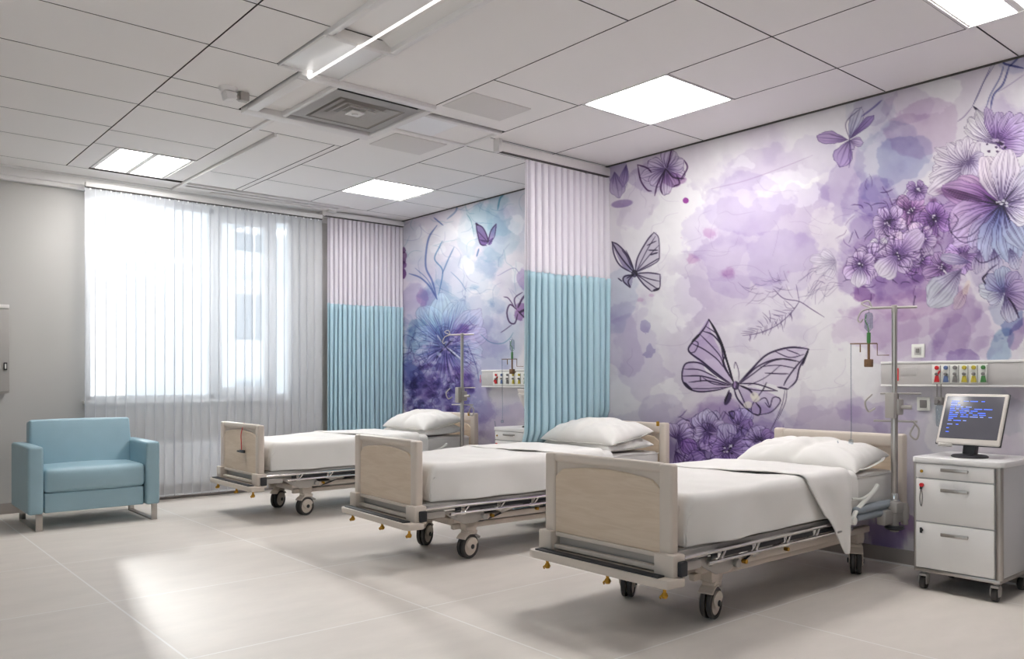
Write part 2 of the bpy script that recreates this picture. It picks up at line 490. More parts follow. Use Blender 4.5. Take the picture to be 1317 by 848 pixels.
# ------------------------------------------------------------------ the mural wall: watercolour painted into the wall's own colour layer
def paint_mural():
    f, cx, hy, hh = 1057.0, 658.5, 487.0, 1.25
    th = math.atan2(899, 1057); c, s = math.cos(th), math.sin(th)
    ys = np.concatenate([np.linspace(YB, 1.2, 16)[:-1], np.arange(1.2, 3.4, .0062), np.arange(3.4, 5.3, .0075), np.arange(5.3, 8.8, .0105), [8.8]])
    zs = np.concatenate([np.linspace(0, .3, 6)[:-1], np.arange(.3, 3.2, .0055), [3.2]])
    # sketch coordinates of the mural: (U, V), traced off a photograph of the finished wall
    dep = XR * s + ys * c
    Uc = cx + f * (XR * c - ys * s) / dep
    sc = f / dep
    NY, NZ = len(ys), len(zs)
    U = np.broadcast_to(Uc[None, :], (NZ, NY)).astype(np.float32)
    V = (hy - (zs[:, None] - hh) * sc[None, :]).astype(np.float32)
    rng = np.random.RandomState(5)
    TAB = rng.rand(8, 256, 256).astype(np.float32)

    def vn(x, y, k):
        xi = np.floor(x).astype(np.int32); yi = np.floor(y).astype(np.int32)
        fx = x - xi; fy = y - yi
        fx = fx * fx * (3 - 2 * fx); fy = fy * fy * (3 - 2 * fy)
        T = TAB[k % 8]
        a = T[yi & 255, xi & 255]; b_ = T[yi & 255, (xi + 1) & 255]
        c_ = T[(yi + 1) & 255, xi & 255]; d_ = T[(yi + 1) & 255, (xi + 1) & 255]
        return (a * (1 - fx) + b_ * fx) * (1 - fy) + (c_ * (1 - fx) + d_ * fx) * fy

    def fbm(x, y, k, o=4):
        t = 0; a = .5; n = 0
        for i in range(o):
            t = t + a * vn(x * 2 ** i + 17.3 * i + 31.7 * k, y * 2 ** i + 9.1 * i + 13.9 * k, k + i)
            n += a; a *= .5
        return t / n

    N1 = fbm(U / 90, V / 90, 0, 5); N2 = fbm(U / 34, V / 34, 1, 5); N3 = fbm(U / 9, V / 9, 2, 3)
    IMG = np.empty((NZ, NY, 3), np.float32)
    IMG[:] = np.array([228, 224, 229], np.float32) / 255
    sm = lambda x: np.clip(x, 0, 1) ** 2 * (3 - 2 * np.clip(x, 0, 1))

    def win(u0, u1, v0, v1):
        cc = np.where((Uc >= u0) & (Uc <= u1))[0]
        if len(cc) < 2: return None
        ca, cb = cc[0], cc[-1] + 1
        sub = V[:, ca:cb]
        rr = np.where(((sub >= v0) & (sub <= v1)).any(axis=1))[0]
        if len(rr) < 2: return None
        return slice(rr[0], rr[-1] + 1), slice(ca, cb)

    def lay(w, a, col, mul=True):
        a = np.clip(a, 0, 1)[..., None]
        col = np.asarray(col, np.float32)
        if col.max() > 1.5: col = col / 255
        t = IMG[w]
        IMG[w] = t * (1 - a + a * col) if mul else t * (1 - a) + a * col

    def wash(x, y, rx, ry, col, a, rot=0.0, warp=.45, edge=.25, soft=.18, mul=True, k=0, scale=40.0):
        m = max(rx, ry) * 1.75
        w = win(x - m, x + m, y - m, y + m)
        if w is None: return
        du, dv = U[w] - x, V[w] - y
        cr, sr = math.cos(R(rot)), math.sin(R(rot))
        p = (du * cr + dv * sr) / rx; q = (-du * sr + dv * cr) / ry
        if mul and max(rx, ry) > 16: a = a * .62
        if max(rx, ry) > 7 and warp > .3: warp = warp * 1.8; scale = min(scale, max(rx, ry) * 1.1)
        n = fbm(U[w] / scale, V[w] / scale, k, 5)
        d = np.sqrt(p * p + q * q) + warp * (n - .5) * 2
        mk = sm((1 - d) / soft)
        tex = .62 + .75 * (N2[w] - .2) * .9
        ed = edge * np.exp(-((1 - d - .03) / .035) ** 2) * (.4 + N1[w])
        lay(w, (a * mk * tex + ed * a) , col, mul)

    def cr_pts(P, per=8):
        return [tuple(v[:2]) for v in catmull([(p[0], p[1], 0) for p in P], per)]

    def stroke(P, wd, col=(62, 34, 92), a=.9, per=8, t0=.35, t1=.35, mul=True):
        Q = cr_pts(P, per) if len(P) > 2 else [P[0], tuple((P[0][i] + P[1][i]) / 2 for i in (0, 1)), P[1]]
        u0 = min(q[0] for q in Q) - 4; u1 = max(q[0] for q in Q) + 4; v0 = min(q[1] for q in Q) - 4; v1 = max(q[1] for q in Q) + 4
        w = win(u0, u1, v0, v1)
        if w is None: return
        cov = np.zeros(U[w].shape, np.float32)
        n = len(Q) - 1
        uu, vv = U[w], V[w]
        base = (w[0].start, w[1].start)
        for i in range(n):
            (x0, y0), (x1, y1) = Q[i], Q[i + 1]
            ww = win(min(x0, x1) - wd - 2.5, max(x0, x1) + wd + 2.5, min(y0, y1) - wd - 2.5, max(y0, y1) + wd + 2.5)
            if ww is None: continue
            r0, r1 = max(ww[0].start, w[0].start) - base[0], min(ww[0].stop, w[0].stop) - base[0]
            c0, c1 = max(ww[1].start, w[1].start) - base[1], min(ww[1].stop, w[1].stop) - base[1]
            if r1 <= r0 or c1 <= c0: continue
            su, sv = uu[r0:r1, c0:c1], vv[r0:r1, c0:c1]
            dx, dy = x1 - x0, y1 - y0
            L2 = dx * dx + dy * dy + 1e-6
            t = np.clip(((su - x0) * dx + (sv - y0) * dy) / L2, 0, 1)
            dist = np.sqrt((su - x0 - t * dx) ** 2 + (sv - y0 - t * dy) ** 2)
            tt = (i + t) / n
            tp = np.minimum(1, np.minimum(t0 + tt * 4, t1 + (1 - tt) * 4))
            cv = np.clip((wd * .5 * tp + .55 - dist) / .9, 0, 1) * np.minimum(1, .45 + wd * .5)
            cov[r0:r1, c0:c1] = np.maximum(cov[r0:r1, c0:c1], cv)
        lay(w, cov * a, col, mul)

    def poly(P, col, a, mul=True, tex=.5, per=6, edge=.0):
        Q = np.array(cr_pts(list(P) + [P[0]], per))
        w = win(Q[:, 0].min() - 2, Q[:, 0].max() + 2, Q[:, 1].min() - 2, Q[:, 1].max() + 2)
        if w is None: return
        uu, vv = U[w], V[w]
        ins = np.zeros(uu.shape, bool)
        for i in range(len(Q) - 1):
            x0, y0 = Q[i]; x1, y1 = Q[i + 1]
            if y0 == y1: continue
            c_ = ((y0 > vv) != (y1 > vv)) & (uu < (x1 - x0) * (vv - y0) / (y1 - y0) + x0)
            ins ^= c_
        lay(w, ins * a * (1 - tex + tex * 1.6 * N2[w]), col, mul)

    INK = (58, 34, 84)

    def petal(x, y, ang, L, W, c0, c1, a=.9, veins=5, ink=.75, ow=1.1, k=0, vw=.8, blunt=.6, mul=False, tilt=0.0):
        w = win(x - L - 4, x + L + 4, y - L - 4, y + L + 4)
        if w is None: return
        du, dv = U[w] - x, V[w] - y
        ca, sa = math.cos(R(ang)), math.sin(R(ang))
        t = (du * ca + dv * sa) / L
        q = (-du * sa + dv * ca)
        wob = (fbm(U[w] / 14, V[w] / 14, k, 3) - .5)
        t2 = t * (1 + .26 * wob + .02 * np.cos(q / (W + 1e-3) * 7 + k))
        tt = np.clip(t2, 1e-4, .9999)
        sh = np.sin(PI * tt ** (1.0 + blunt)) ** .62 * W * (1 + .42 * wob) + .02
        sh = np.where((t2 > 0) & (t2 < 1), sh, 0)
        ss = q / np.maximum(sh, .01) - tilt * tt
        d = (1 - np.abs(ss)) * sh          # inside distance across
        dl = (1 - t2) * L
        ins = np.clip(np.minimum(d, dl) / .9, 0, 1) * (t2 > 0)
        g = sm(tt * 1.25)[..., None]
        c0 = np.asarray(c0, np.float32) / 255; c1 = np.asarray(c1, np.float32) / 255
        col = c0 * (1 - g) + c1 * g
        col = col * (.86 + .28 * N2[w][..., None]) * (.95 + .10 * N3[w][..., None])
        al = (ins * a)[..., None]
        IMG[w] = IMG[w] * (1 - al) + np.clip(col, 0, 1) * al
        o = np.exp(-(np.minimum(d, dl * .8) / ow) ** 2) * ins * ink * (.45 + 1.1 * N2[w])
        if veins:
            vv = np.zeros_like(o)
            for j in range(veins):
                p0 = -0.82 + 1.64 * (j + .5) / veins + .05 * math.sin(j * 3.1 + k)
                dd = np.abs(ss - p0 * (1 - .15 * (1 - tt))) * sh
                vv = np.maximum(vv, np.exp(-(dd / vw) ** 2) * np.clip(1.25 - tt * (1.05 + .3 * math.sin(j * 2.3 + k)), 0, 1))
            o = np.maximum(o, vv * ins * ink * .75)
        lay(w, o, INK)

    def flower(x, y, rad, n, c0, c1, a=.85, rot=0.0, wid=.46, veins=4, ink=.6, k=0, sq=1.0, eye=True, ow=1.0):
        rr = random.Random(int(x * 7 + y * 13 + k))
        order = list(range(n)); rr.shuffle(order)
        for i in order:
            an = rot + 360.0 * i / n + rr.uniform(-9, 9)
            ll = rad * rr.uniform(.82, 1.12) * (1 - (1 - sq) * abs(math.sin(R(an))))
            jit = rr.uniform(.9, 1.08)
            petal(x, y, an, ll, ll * wid * rr.uniform(.85, 1.15), [v * jit for v in c0], [min(255, v * jit) for v in c1], a, veins, ink, ow, k + i, .7, rr.uniform(.4, .9))
        if eye:
            wash(x, y, rad * .16, rad * .14, (70, 34, 100), .8, warp=.2, edge=0, soft=.6, k=k)
            for i in range(5):
                an = rr.uniform(0, 6.28); d = rad * rr.uniform(.05, .22)
                wash(x + math.cos(an) * d, y + math.sin(an) * d, 1.4, 1.4, (240, 236, 244), .9, mul=False, warp=.1, edge=0, soft=.5, k=i)

    # --- paper: broad pale washes
    w = (slice(0, NZ), slice(0, NY))
    lay(w, sm((N1 - .42) * 3.2) * .34, (210, 196, 222))
    lay(w, sm((fbm(U / 130, V / 130, 4, 4) - .52) * 4) * .25, (222, 208, 226))
    lay(w, sm((N2 - .56) * 5) * .16, (190, 172, 216))
    m = (U < 690)
    lay(w, m * sm((fbm(U / 60, V / 60, 6, 4) - .42) * 3.5) * .42, (188, 212, 232))
    # crisp-edged pools of paper white
    for x, y, rx, ry, k in ((820, 290, 34, 70, 1), (872, 280, 34, 40, 2), (868, 385, 30, 34, 3), (1075, 470, 44, 48, 4), (1000, 500, 40, 34, 5), (935, 470, 30, 20, 6), (1010, 250, 40, 26, 2), (960, 210, 26, 12, 3),
                           (1180, 125, 60, 30, 4), (1110, 470, 20, 40, 5), (866, 500, 12, 16, 1), (1280, 420, 36, 16, 2), (1020, 230, 44, 24, 3), (1218, 462, 14, 22, 6)):
        wash(x, y, rx, ry, (238, 236, 238), .8, mul=False, k=k, edge=.05, soft=.10, warp=.55, scale=30)
    # --- near part of the mural: lilac pools
    LIL = (196, 176, 222)
    for x, y, rx, ry, a, rot, k, col in (
            (985, 310, 95, 60, .62, -10, 1, (203, 186, 230)), (960, 260, 50, 40, .5, 10, 2, (196, 178, 226)), (1010, 330, 60, 40, .45, 0, 3, (190, 172, 226)),
            (1000, 215, 90, 26, .42, -14, 4, (196, 180, 222)), (1090, 240, 32, 36, .72, 12, 5, (192, 174, 220)), (1105, 270, 28, 38, .55, -10, 2, (196, 182, 226)),
            (1128, 253, 18, 26, .7, 20, 6, (170, 148, 214)), (930, 330, 40, 22, .4, -20, 1, (205, 186, 226)), (905, 385, 70, 40, .3, 0, 2, (214, 200, 228)),
            (960, 390, 80, 34, .35, 10, 3, (205, 192, 224)), (1185, 165, 44, 40, .6, 20, 4, (190, 150, 200)), (1165, 140, 34, 26, .45, 0, 5, (200, 180, 214)),
            (1145, 195, 54, 52, .5, 20, 6, (160, 170, 215)), (1160, 205, 30, 34, .6, 40, 1, (130, 140, 205)), (1120, 150, 40, 34, .42, 0, 2, (176, 190, 214)),
            (1130, 135, 34, 18, .45, -20, 3, (164, 142, 196)), (820, 450, 34, 54, .55, 10, 2, (200, 184, 222)), (800, 380, 30, 40, .5, 0, 5, (170, 190, 222)),
            (800, 430, 26, 50, .5, 0, 6, (172, 150, 206)), (835, 560, 46, 50, .5, 0, 1, (188, 178, 214)), (850, 530, 34, 24, .5, 0, 2, (176, 160, 210)), (835, 240, 22, 50, .4, 22, 3, (200, 180, 218)),
            (795, 222, 18, 18, .75, 0, 1, (132, 110, 176)), (845, 222, 44, 18, .55, -10, 2, (160, 138, 196)), (830, 420, 6, 8, .7, 0, 3, (160, 150, 205)), (836, 452, 8, 9, .7, 0, 4, (168, 160, 210)),
            (1080, 545, 60, 26, .55, 0, 3, (196, 180, 216)), (1045, 525, 40, 22, .4, 0, 5, (206, 196, 222)), (1120, 530, 50, 20, .55, 8, 1, (180, 160, 208)), (985, 440, 70, 30, .25, 0, 6, (208, 194, 226)),
            (1150, 400, 70, 34, .6, -8, 2, (196, 160, 206)), (1135, 420, 50, 44, .55, 0, 3, (200, 168, 212)), (1190, 430, 56, 40, .55, 0, 4, (190, 166, 210)), (1235, 440, 42, 46, .6, 0, 5, (186, 160, 208)),
            (1228, 410, 26, 54, .5, 12, 1, (178, 140, 196)), (1240, 465, 22, 14, .9, 0, 6, (150, 124, 190)), (1265, 425, 44, 34, .4, 0, 2, (204, 184, 214)),
            (1290, 440, 18, 36, .8, 25, 3, (120, 170, 206)), (1298, 418, 9, 18, .9, 40, 4, (84, 110, 180)), (1307, 432, 10, 22, .8, 20, 5, (150, 112, 180)), (1285, 400, 16, 30, .6, 0, 6, (146, 170, 208)),
            (1205, 440, 10, 44, .3, 30, 5, (150, 130, 190)), (1175, 505, 40, 30, .4, 0, 1, (190, 196, 216)), (1250, 530, 60, 30, .5, 0, 2, (180, 200, 206)), (1160, 580, 40, 60, .5, 0, 3, (186, 178, 214)),
            (1150, 690, 26, 30, .95, 0, 4, (150, 120, 190)), (1125, 690, 40, 26, .8, 0, 5, (160, 150, 200)), (1165, 670, 14, 18, .9, 0, 5, (120, 70, 150))):
        wash(x, y, rx, ry, col, a, rot, k=k, edge=.5, soft=.10)
    wash(800, 262, 14, 5, (160, 136, 190), .9, -8, warp=.2, k=3)
    for x, y, rr_ in ((860, 246, 3), (861, 247, 1.5), (882, 280, 1), (876, 306, 1), (932, 350, 7), (940, 352, 9), (824, 386, 5), (838, 380, 3), (890, 336, 8), (1014, 350, 3), (915, 300, 9)):
        wash(x, y, rr_ * 1.3, rr_ * .9, (196, 120, 190), .38, k=int(x) % 6, edge=.2, soft=.7, warp=.6, scale=9)
    # hair-fine drawn lines over the pale field
    rr = random.Random(3)
    for _ in range(46):
        x = rr.uniform(800, 1120); y = rr.uniform(240, 520); P = [(x, y)]; an = rr.uniform(0, 6.28)
        for i in range(5):
            an += rr.uniform(-.9, .9); x += math.cos(an) * rr.uniform(6, 18); y += math.sin(an) * rr.uniform(4, 12); P.append((x, y))
        stroke(P, .5, (170, 145, 190), .35)
    stroke([(915, 243), (960, 232), (1010, 214), (1045, 200)], .8, (180, 150, 190), .5)
    # edge washes under the flower bank
    PUR = (150, 110, 186)
    for x, y, rx, ry, a, col, k in ((1190, 300, 84, 60, .85, (168, 130, 196), 1), (1120, 330, 60, 44, .8, (160, 130, 200), 2), (1100, 365, 44, 26, .75, (150, 112, 190), 3), (1180, 360, 70, 34, .75, (172, 126, 192), 4),
                                    (1250, 280, 80, 70, .75, (176, 150, 206), 5), (1290, 340, 50, 50, .7, (160, 140, 196), 6), (1130, 262, 40, 34, .6, (160, 138, 206), 1), (1300, 160, 40, 40, .5, (176, 150, 210), 2),
                                    (1185, 345, 30, 20, .8, (138, 84, 162), 3), (1110, 380, 16, 12, .8, (140, 80, 160), 4), (1170, 395, 50, 20, .6, (190, 140, 196), 5)):
        wash(x, y, rx, ry, col, a, k=k, edge=.3, warp=.5)
    DK = (96, 26, 104)
    for x, y, rx, ry in ((1186, 289, 16, 11), (1196, 300, 12, 10), (1178, 306, 10, 9), (1224, 330, 16, 6), (1142, 318, 8, 5), (1165, 268, 14, 7), (1312, 305, 14, 14), (1095, 345, 9, 12), (1200, 258, 10, 7), (1202, 312, 10, 9)):
        wash(x, y, rx, ry, DK, .75, k=int(x) % 6, edge=.2, warp=.4, soft=.5)
    # dark blue twigs in the top corner
    BL = (58, 66, 140)
    stroke([(1317, 88), (1300, 84), (1290, 80), (1282, 62)], 2.6, BL, .8); stroke([(1298, 85), (1290, 108), (1278, 122), (1274, 140)], 2.4, (70, 76, 150), .75)
    stroke([(1291, 84), (1286, 100), (1274, 122), (1268, 140)], 1.6, BL, .6); stroke([(1310, 74), (1298, 86)], 2.2, BL, .7); stroke([(1275, 84), (1262, 112), (1252, 134)], 1.1, (110, 104, 160), .7); stroke([(1280, 82), (1266, 104), (1258, 122), (1250, 138)], 1.1, (110, 104, 160), .7)
    stroke([(1252, 137), (1268, 152)], 3.0, (40, 26, 60), .95); stroke([(1250, 138), (1240, 150), (1232, 156)], 1, (120, 90, 150), .7); stroke([(1317, 96), (1300, 108), (1284, 118)], 1, (130, 110, 170), .5)
    wash(1300, 80, 26, 14, (150, 160, 214), .5, k=2)
    # --- the flower bank, back to front
    PAL = ((150, 112, 182), (214, 194, 226)); MID = ((132, 90, 168), (190, 162, 212)); DEEP = ((112, 60, 146), (172, 134, 196)); WHT = ((186, 166, 208), (232, 224, 238)); BLU = ((128, 126, 184), (188, 194, 222))
    for x, y, rad, n, cc, rot, k in ((1172, 271, 26, 5, ((150, 92, 168), (204, 164, 208)), 20, 1), (1202, 281, 27, 5, DEEP, 40, 2), (1180, 245, 16, 5, MID, 0, 3), (1236, 330, 26, 5, MID, 10, 4), (1182, 335, 24, 5, DEEP, 0, 5), (1212, 345, 26, 5, ((150, 104, 176), (196, 164, 212)), 20, 6),
                                    (1143, 287, 27, 6, PAL, 10, 1), (1131, 318, 15, 4, WHT, 30, 2), (1120, 335, 22, 5, PAL, 0, 6), (1107, 342, 24, 6, PAL, 15, 3), (1168, 332, 18, 5, MID, 30, 1), (1154, 328, 30, 5, PAL, -12, 4), (1186, 308, 24, 6, PAL, 5, 5), (1300, 300, 22, 5, MID, 0, 6)):
        flower(x, y, rad, n, cc[0], [min(255, v * 1.06 + 6) for v in cc[1]], .88, rot, .40, 5, .9, k, ow=1.25)
    for i in range(170):
        x = rr.gauss(1165, 44); y = rr.gauss(308, 34)
        if y > 385 or y < 235 or x > 1240 or x < 1080: continue
        P = [(x, y)]; an = rr.uniform(0, 6.28); cv = rr.uniform(-.5, .5)
        for q in range(3):
            an += cv; x += math.cos(an) * rr.uniform(3, 8); y += math.sin(an) * rr.uniform(3, 8); P.append((x, y))
        stroke(P, rr.uniform(.6, 1.3), rr.choice((INK, (84, 40, 110), (110, 60, 140))), rr.uniform(.4, .8), t1=.05)
    petal(1154, 328, 130, 38, 16, (170, 140, 200), (236, 228, 240), .95, 6, .6, k=3); petal(1107, 342, 100, 28, 11, (180, 160, 208), (236, 230, 240), .9, 5, .6, k=4)
    petal(1154, 328, -42, 44, 14, (160, 124, 190), (216, 198, 228), .9, 6, .65, k=7)
    # pale sketched leaves trailing off to the left
    for an, L in ((150, 30), (185, 36), (120, 28), (210, 24)):
        petal(1076, 336, an, L, 8, (216, 210, 228), (234, 230, 238), .55, 4, .4, k=int(L))
    for i in range(18):
        x = 1045 + rr.uniform(0, 40); y = 340 + rr.uniform(0, 34)
        stroke([(x, y), (x - rr.uniform(6, 18), y + rr.uniform(-4, 16)), (x - rr.uniform(16, 34), y + rr.uniform(4, 26))], .6, (110, 90, 140), .5)
    # half flower, upper left of the big bloom
    for an, L, W, k in ((175, 50, 9, 1), (192, 50, 9, 2), (208, 46, 9, 3), (226, 40, 9, 4), (246, 36, 9, 5), (160, 54, 11, 6), (145, 62, 12, 7), (268, 38, 9, 1), (290, 34, 8, 2)):
        petal(1246, 213, an, L, W, (196, 182, 212), (236, 228, 238), .9, 4, .85, 1.0, k)
    for an, L, W, k in ((20, 22, 9, 1), (60, 24, 9, 2), (100, 22, 9, 3), (-20, 20, 8, 4)):
        petal(1246, 206, an, L, W, (176, 160, 204), (222, 212, 234), .8, 4, .7, 1.0, k)
    # bloom at the top right
    for an, L, W, k in ((-152, 46, 9, 1), (-138, 52, 11, 2), (-120, 52, 9, 3), (-104, 50, 8, 4), (-85, 44, 9, 5), (-65, 46, 9, 6), (-48, 52, 10, 7), (-30, 52, 11, 1), (-12, 46, 11, 2), (8, 42, 12, 3)):
        cc = ((210, 202, 220), (238, 234, 238)) if an < -110 else ((156, 116, 186), (206, 186, 226))
        petal(1281, 186, an, L, W, cc[0], cc[1], .92, 5, .9, 1.1, k)
    for i in range(9):
        wash(1281 + rr.uniform(-9, 12), 186 + rr.uniform(-6, 6), 2.6, 2.2, (216, 200, 226), .7, mul=False, k=i % 6, edge=0); wash(1281 + rr.uniform(-12, 14), 188 + rr.uniform(-6, 7), 2.4, 1.8, (60, 30, 80), .85, k=i % 6, edge=0)
    # the big bloom
    X, Y = 1288, 263
    for an, L, W, c0, c1, k in ((-150, 70, 15, (140, 80, 160), (206, 170, 210), 1), (176, 76, 19, (126, 70, 160), (192, 160, 212), 2), (196, 78, 17, (120, 60, 150), (196, 158, 208), 3), (160, 74, 20, (140, 96, 176), (208, 180, 222), 4), (142, 78, 20, (150, 110, 186), (206, 184, 222), 5),
                                (122, 70, 19, (130, 110, 180), (196, 184, 220), 6), (102, 78, 22, (110, 116, 178), (184, 188, 220), 7), (80, 76, 22, (108, 116, 180), (176, 186, 218), 1), (60, 64, 18, (120, 124, 184), (186, 194, 222), 2), (30, 44, 15, (190, 182, 214), (234, 230, 238), 3), (0, 50, 16, (190, 180, 214), (226, 220, 236), 4),
                                (-28, 56, 16, (186, 172, 212), (220, 210, 232), 5), (-52, 62, 17, (196, 184, 216), (224, 218, 238), 6), (-108, 66, 17, (200, 184, 214), (238, 226, 236), 7), (-84, 70, 20, (196, 184, 218), (236, 226, 238), 1)):
        petal(X, Y, an, L, W, c0, c1, .93, 8, .85, 1.0, k, vw=.75)
    wash(1226, 249, 30, 8, (86, 16, 96), .85, 10, k=2, warp=.3, edge=.1, soft=.5)
    for i in range(9):
        stroke([(1214 + i * 2, 243 + i * 1.6), (1235 + i * 2, 246 + i * 1.7), (1262, 254 + i)], .8, (60, 10, 70), .6)
    for P in ([(1222, 300), (1232, 284), (1226, 274)], [(1222, 300), (1244, 290), (1262, 276)], [(1226, 306), (1250, 302), (1276, 272)], [(1222, 274), (1220, 290), (1226, 302), (1240, 312), (1262, 306)]):
        stroke(P, 1.0, INK, .8)
    for i in range(26):
        an = rr.uniform(0, 6.28); L = rr.uniform(14, 34)
        stroke([(X + math.cos(an) * 4, Y + math.sin(an) * 3), (X + math.cos(an + .1) * L, Y + math.sin(an + .1) * L)], 1.1, (50, 36, 84), .6, t1=.1)
    wash(X, Y, 11, 8, (54, 48, 92), .6, k=1, warp=.3, edge=0, soft=.6)
    for i in range(7):
        wash(X + rr.uniform(-7, 8), Y + rr.uniform(-6, 5), 2.4, 1.6, (224, 224, 232), .9, mul=False, k=i % 6, edge=0)
    # small upright petals under the big bloom, leaves and the lower flower
    for x, y, an, L, W, c0, c1, k in ((1260, 320, 95, 34, 9, (160, 140, 196), (214, 204, 230), 1), (1278, 318, 85, 34, 10, (150, 140, 196), (208, 204, 228), 2), (1246, 322, 130, 30, 9, (166, 130, 190), (214, 194, 222), 3), (1298, 318, 70, 30, 9, (150, 150, 200), (206, 206, 226), 4)):
        petal(x, y, an, L, W, c0, c1, .85, 6, .75, 1.0, k)
    petal(1238, 345, 132, 64, 20, (176, 164, 200), (202, 208, 216), .88, 7, .55, 1.1, 3); stroke([(1238, 346), (1222, 362), (1200, 384)], 1.1, (110, 80, 130), .7)
    petal(1250, 338, 190, 42, 8, (150, 136, 190), (196, 190, 216), .85, 4, .6, 1.0, 5)
    petal(1246, 365, 118, 38, 8, (196, 160, 180), (212, 190, 206), .85, 4, .55, 1.1, 2); wash(1243, 370, 4, 12, (226, 206, 196), .7, 20, mul=False, k=3, edge=0)
    for an, L, W, c0, c1, k in ((190, 34, 13, (170, 176, 206), (206, 212, 222), 1), (225, 34, 12, (120, 116, 176), (170, 172, 208), 2), (265, 36, 12, (120, 126, 180), (180, 190, 216), 3), (305, 32, 13, (140, 130, 184), (180, 166, 206), 4), (345, 30, 14, (150, 130, 186), (186, 166, 206), 5), (150, 26, 9, (160, 160, 200), (204, 206, 222), 6),
                                (75, 42, 11, (96, 84, 140), (206, 204, 222), 7), (30, 34, 13, (150, 126, 184), (182, 160, 202), 1)):
        petal(1292, 377, an, L, W, c0, c1, .88, 5, .75, 1.1, k)
    stroke([(1296, 382), (1304, 394), (1311, 410)], 2.4, (50, 30, 76), .9, t1=.1); stroke([(1270, 352), (1264, 358), (1268, 366)], 2.2, (44, 28, 66), .85); stroke([(1283, 340), (1272, 348), (1264, 360)], 1.6, INK, .8)
    stroke([(1252, 330), (1262, 338), (1276, 334), (1286, 328)], 1.2, INK, .7)
    # --- orchid-like bloom near the ceiling
    for an, L, W, c0, c1, k in ((-175, 42, 9, (150, 120, 180), (166, 138, 190), 1), (-70, 46, 9, (170, 170, 206), (206, 206, 226), 2), (-45, 46, 6, (120, 86, 160), (150, 126, 190), 3), (110, 36, 13, (150, 120, 180), (164, 140, 192), 4), (15, 18, 7, (176, 150, 200), (190, 170, 212), 5), (70, 14, 5, (170, 150, 200), (190, 172, 212), 6)):
        petal(1092, 180, an, L, W, c0, c1, .85, 3, .7, 1.2, k)
    stroke([(1108, 150), (1124, 138), (1134, 129)], 2.2, (110, 96, 170), .7); stroke([(1092, 178), (1094, 196), (1092, 216)], 1.6, (120, 90, 160), .6); stroke([(1093, 180), (1088, 158), (1106, 140)], 1, INK, .6)
    # --- twig drawing
    TW = (92, 66, 116)
    stroke([(1060, 408), (1044, 398), (1028, 388), (1008, 384), (995, 372)], 1.0, TW, .8); stroke([(1028, 388), (1018, 402), (1000, 418), (978, 428), (955, 432)], 1.0, TW, .75); stroke([(1028, 388), (1024, 366)], .9, TW, .6)
    for i in range(30):
        q = i / 30; x = 1022 - 60 * q; y = 398 + 34 * q; an = R(rr.choice((110, 200, 250, 80))) + rr.uniform(-.4, .4); L = rr.uniform(8, 20)
        stroke([(x, y), (x + math.cos(an) * L * .5 + 1, y + math.sin(an) * L * .5), (x + math.cos(an) * L, y + math.sin(an) * L)], .8, TW, .65, t1=.05)
    for i in range(24):
        x = 1020 - rr.uniform(0, 55); y = 384 - rr.uniform(0, 26); an = rr.uniform(2.2, 4.4); L = rr.uniform(8, 24)
        stroke([(x, y), (x + math.cos(an) * L * .5, y + math.sin(an) * L * .5 + 2), (x + math.cos(an) * L, y + math.sin(an) * L)], .6, TW, .5, t1=.05)
    stroke([(1028, 388), (1022, 396), (1012, 396), (1008, 388)], .7, TW, .6)
    # --- upper-left butterfly-flower
    for an, L, W, k in ((200, 24, 10, 1), (160, 34, 9, 2), (130, 30, 10, 3), (20, 26, 11, 4), (-20, 26, 11, 5), (-70, 26, 12, 6), (60, 26, 10, 7), (90, 34, 9, 1)):
        petal(856, 217, an, L, W, (178, 156, 204), (212, 196, 224), .7, 4, .8, 1.2, k)
    for P in ([(820, 212), (824, 232), (832, 244), (838, 246)], [(856, 217), (846, 236), (842, 252)], [(856, 217), (850, 240), (852, 250)], [(856, 217), (866, 228), (880, 230)], [(880, 206), (884, 216), (876, 230)], [(858, 216), (862, 200), (864, 190)], [(866, 240), (874, 236), (870, 226)], [(820, 212), (832, 216), (838, 222)]):
        stroke(P, 1.8, (78, 34, 92), .85)
    wash(866, 232, 16, 10, (150, 90, 164), .6, k=3, edge=.2); wash(882, 258, 4, 4, (150, 40, 150), .9, k=1, edge=0)
    petal(790, 220, 80, 34, 11, (140, 118, 180), (186, 168, 210), .7, 3, .5, 1.2, 3); petal(806, 210, 100, 30, 6, (120, 100, 170), (170, 150, 200), .8, 3, .6, 1.0, 4)
    # --- small dark butterfly
    X, Y = 816, 352
    poly([(816, 350), (803, 345), (794, 330), (787, 312), (795, 317), (808, 330)], (150, 136, 176), .75); poly([(818, 350), (820, 335), (832, 312), (841, 299), (846, 304), (848, 330), (836, 344)], (186, 176, 200), .6)
    poly([(817, 352), (848, 352), (848, 366), (838, 374), (826, 366)], (200, 194, 212), .55); poly([(815, 353), (803, 354), (803, 362), (811, 370)], (150, 136, 176), .6)
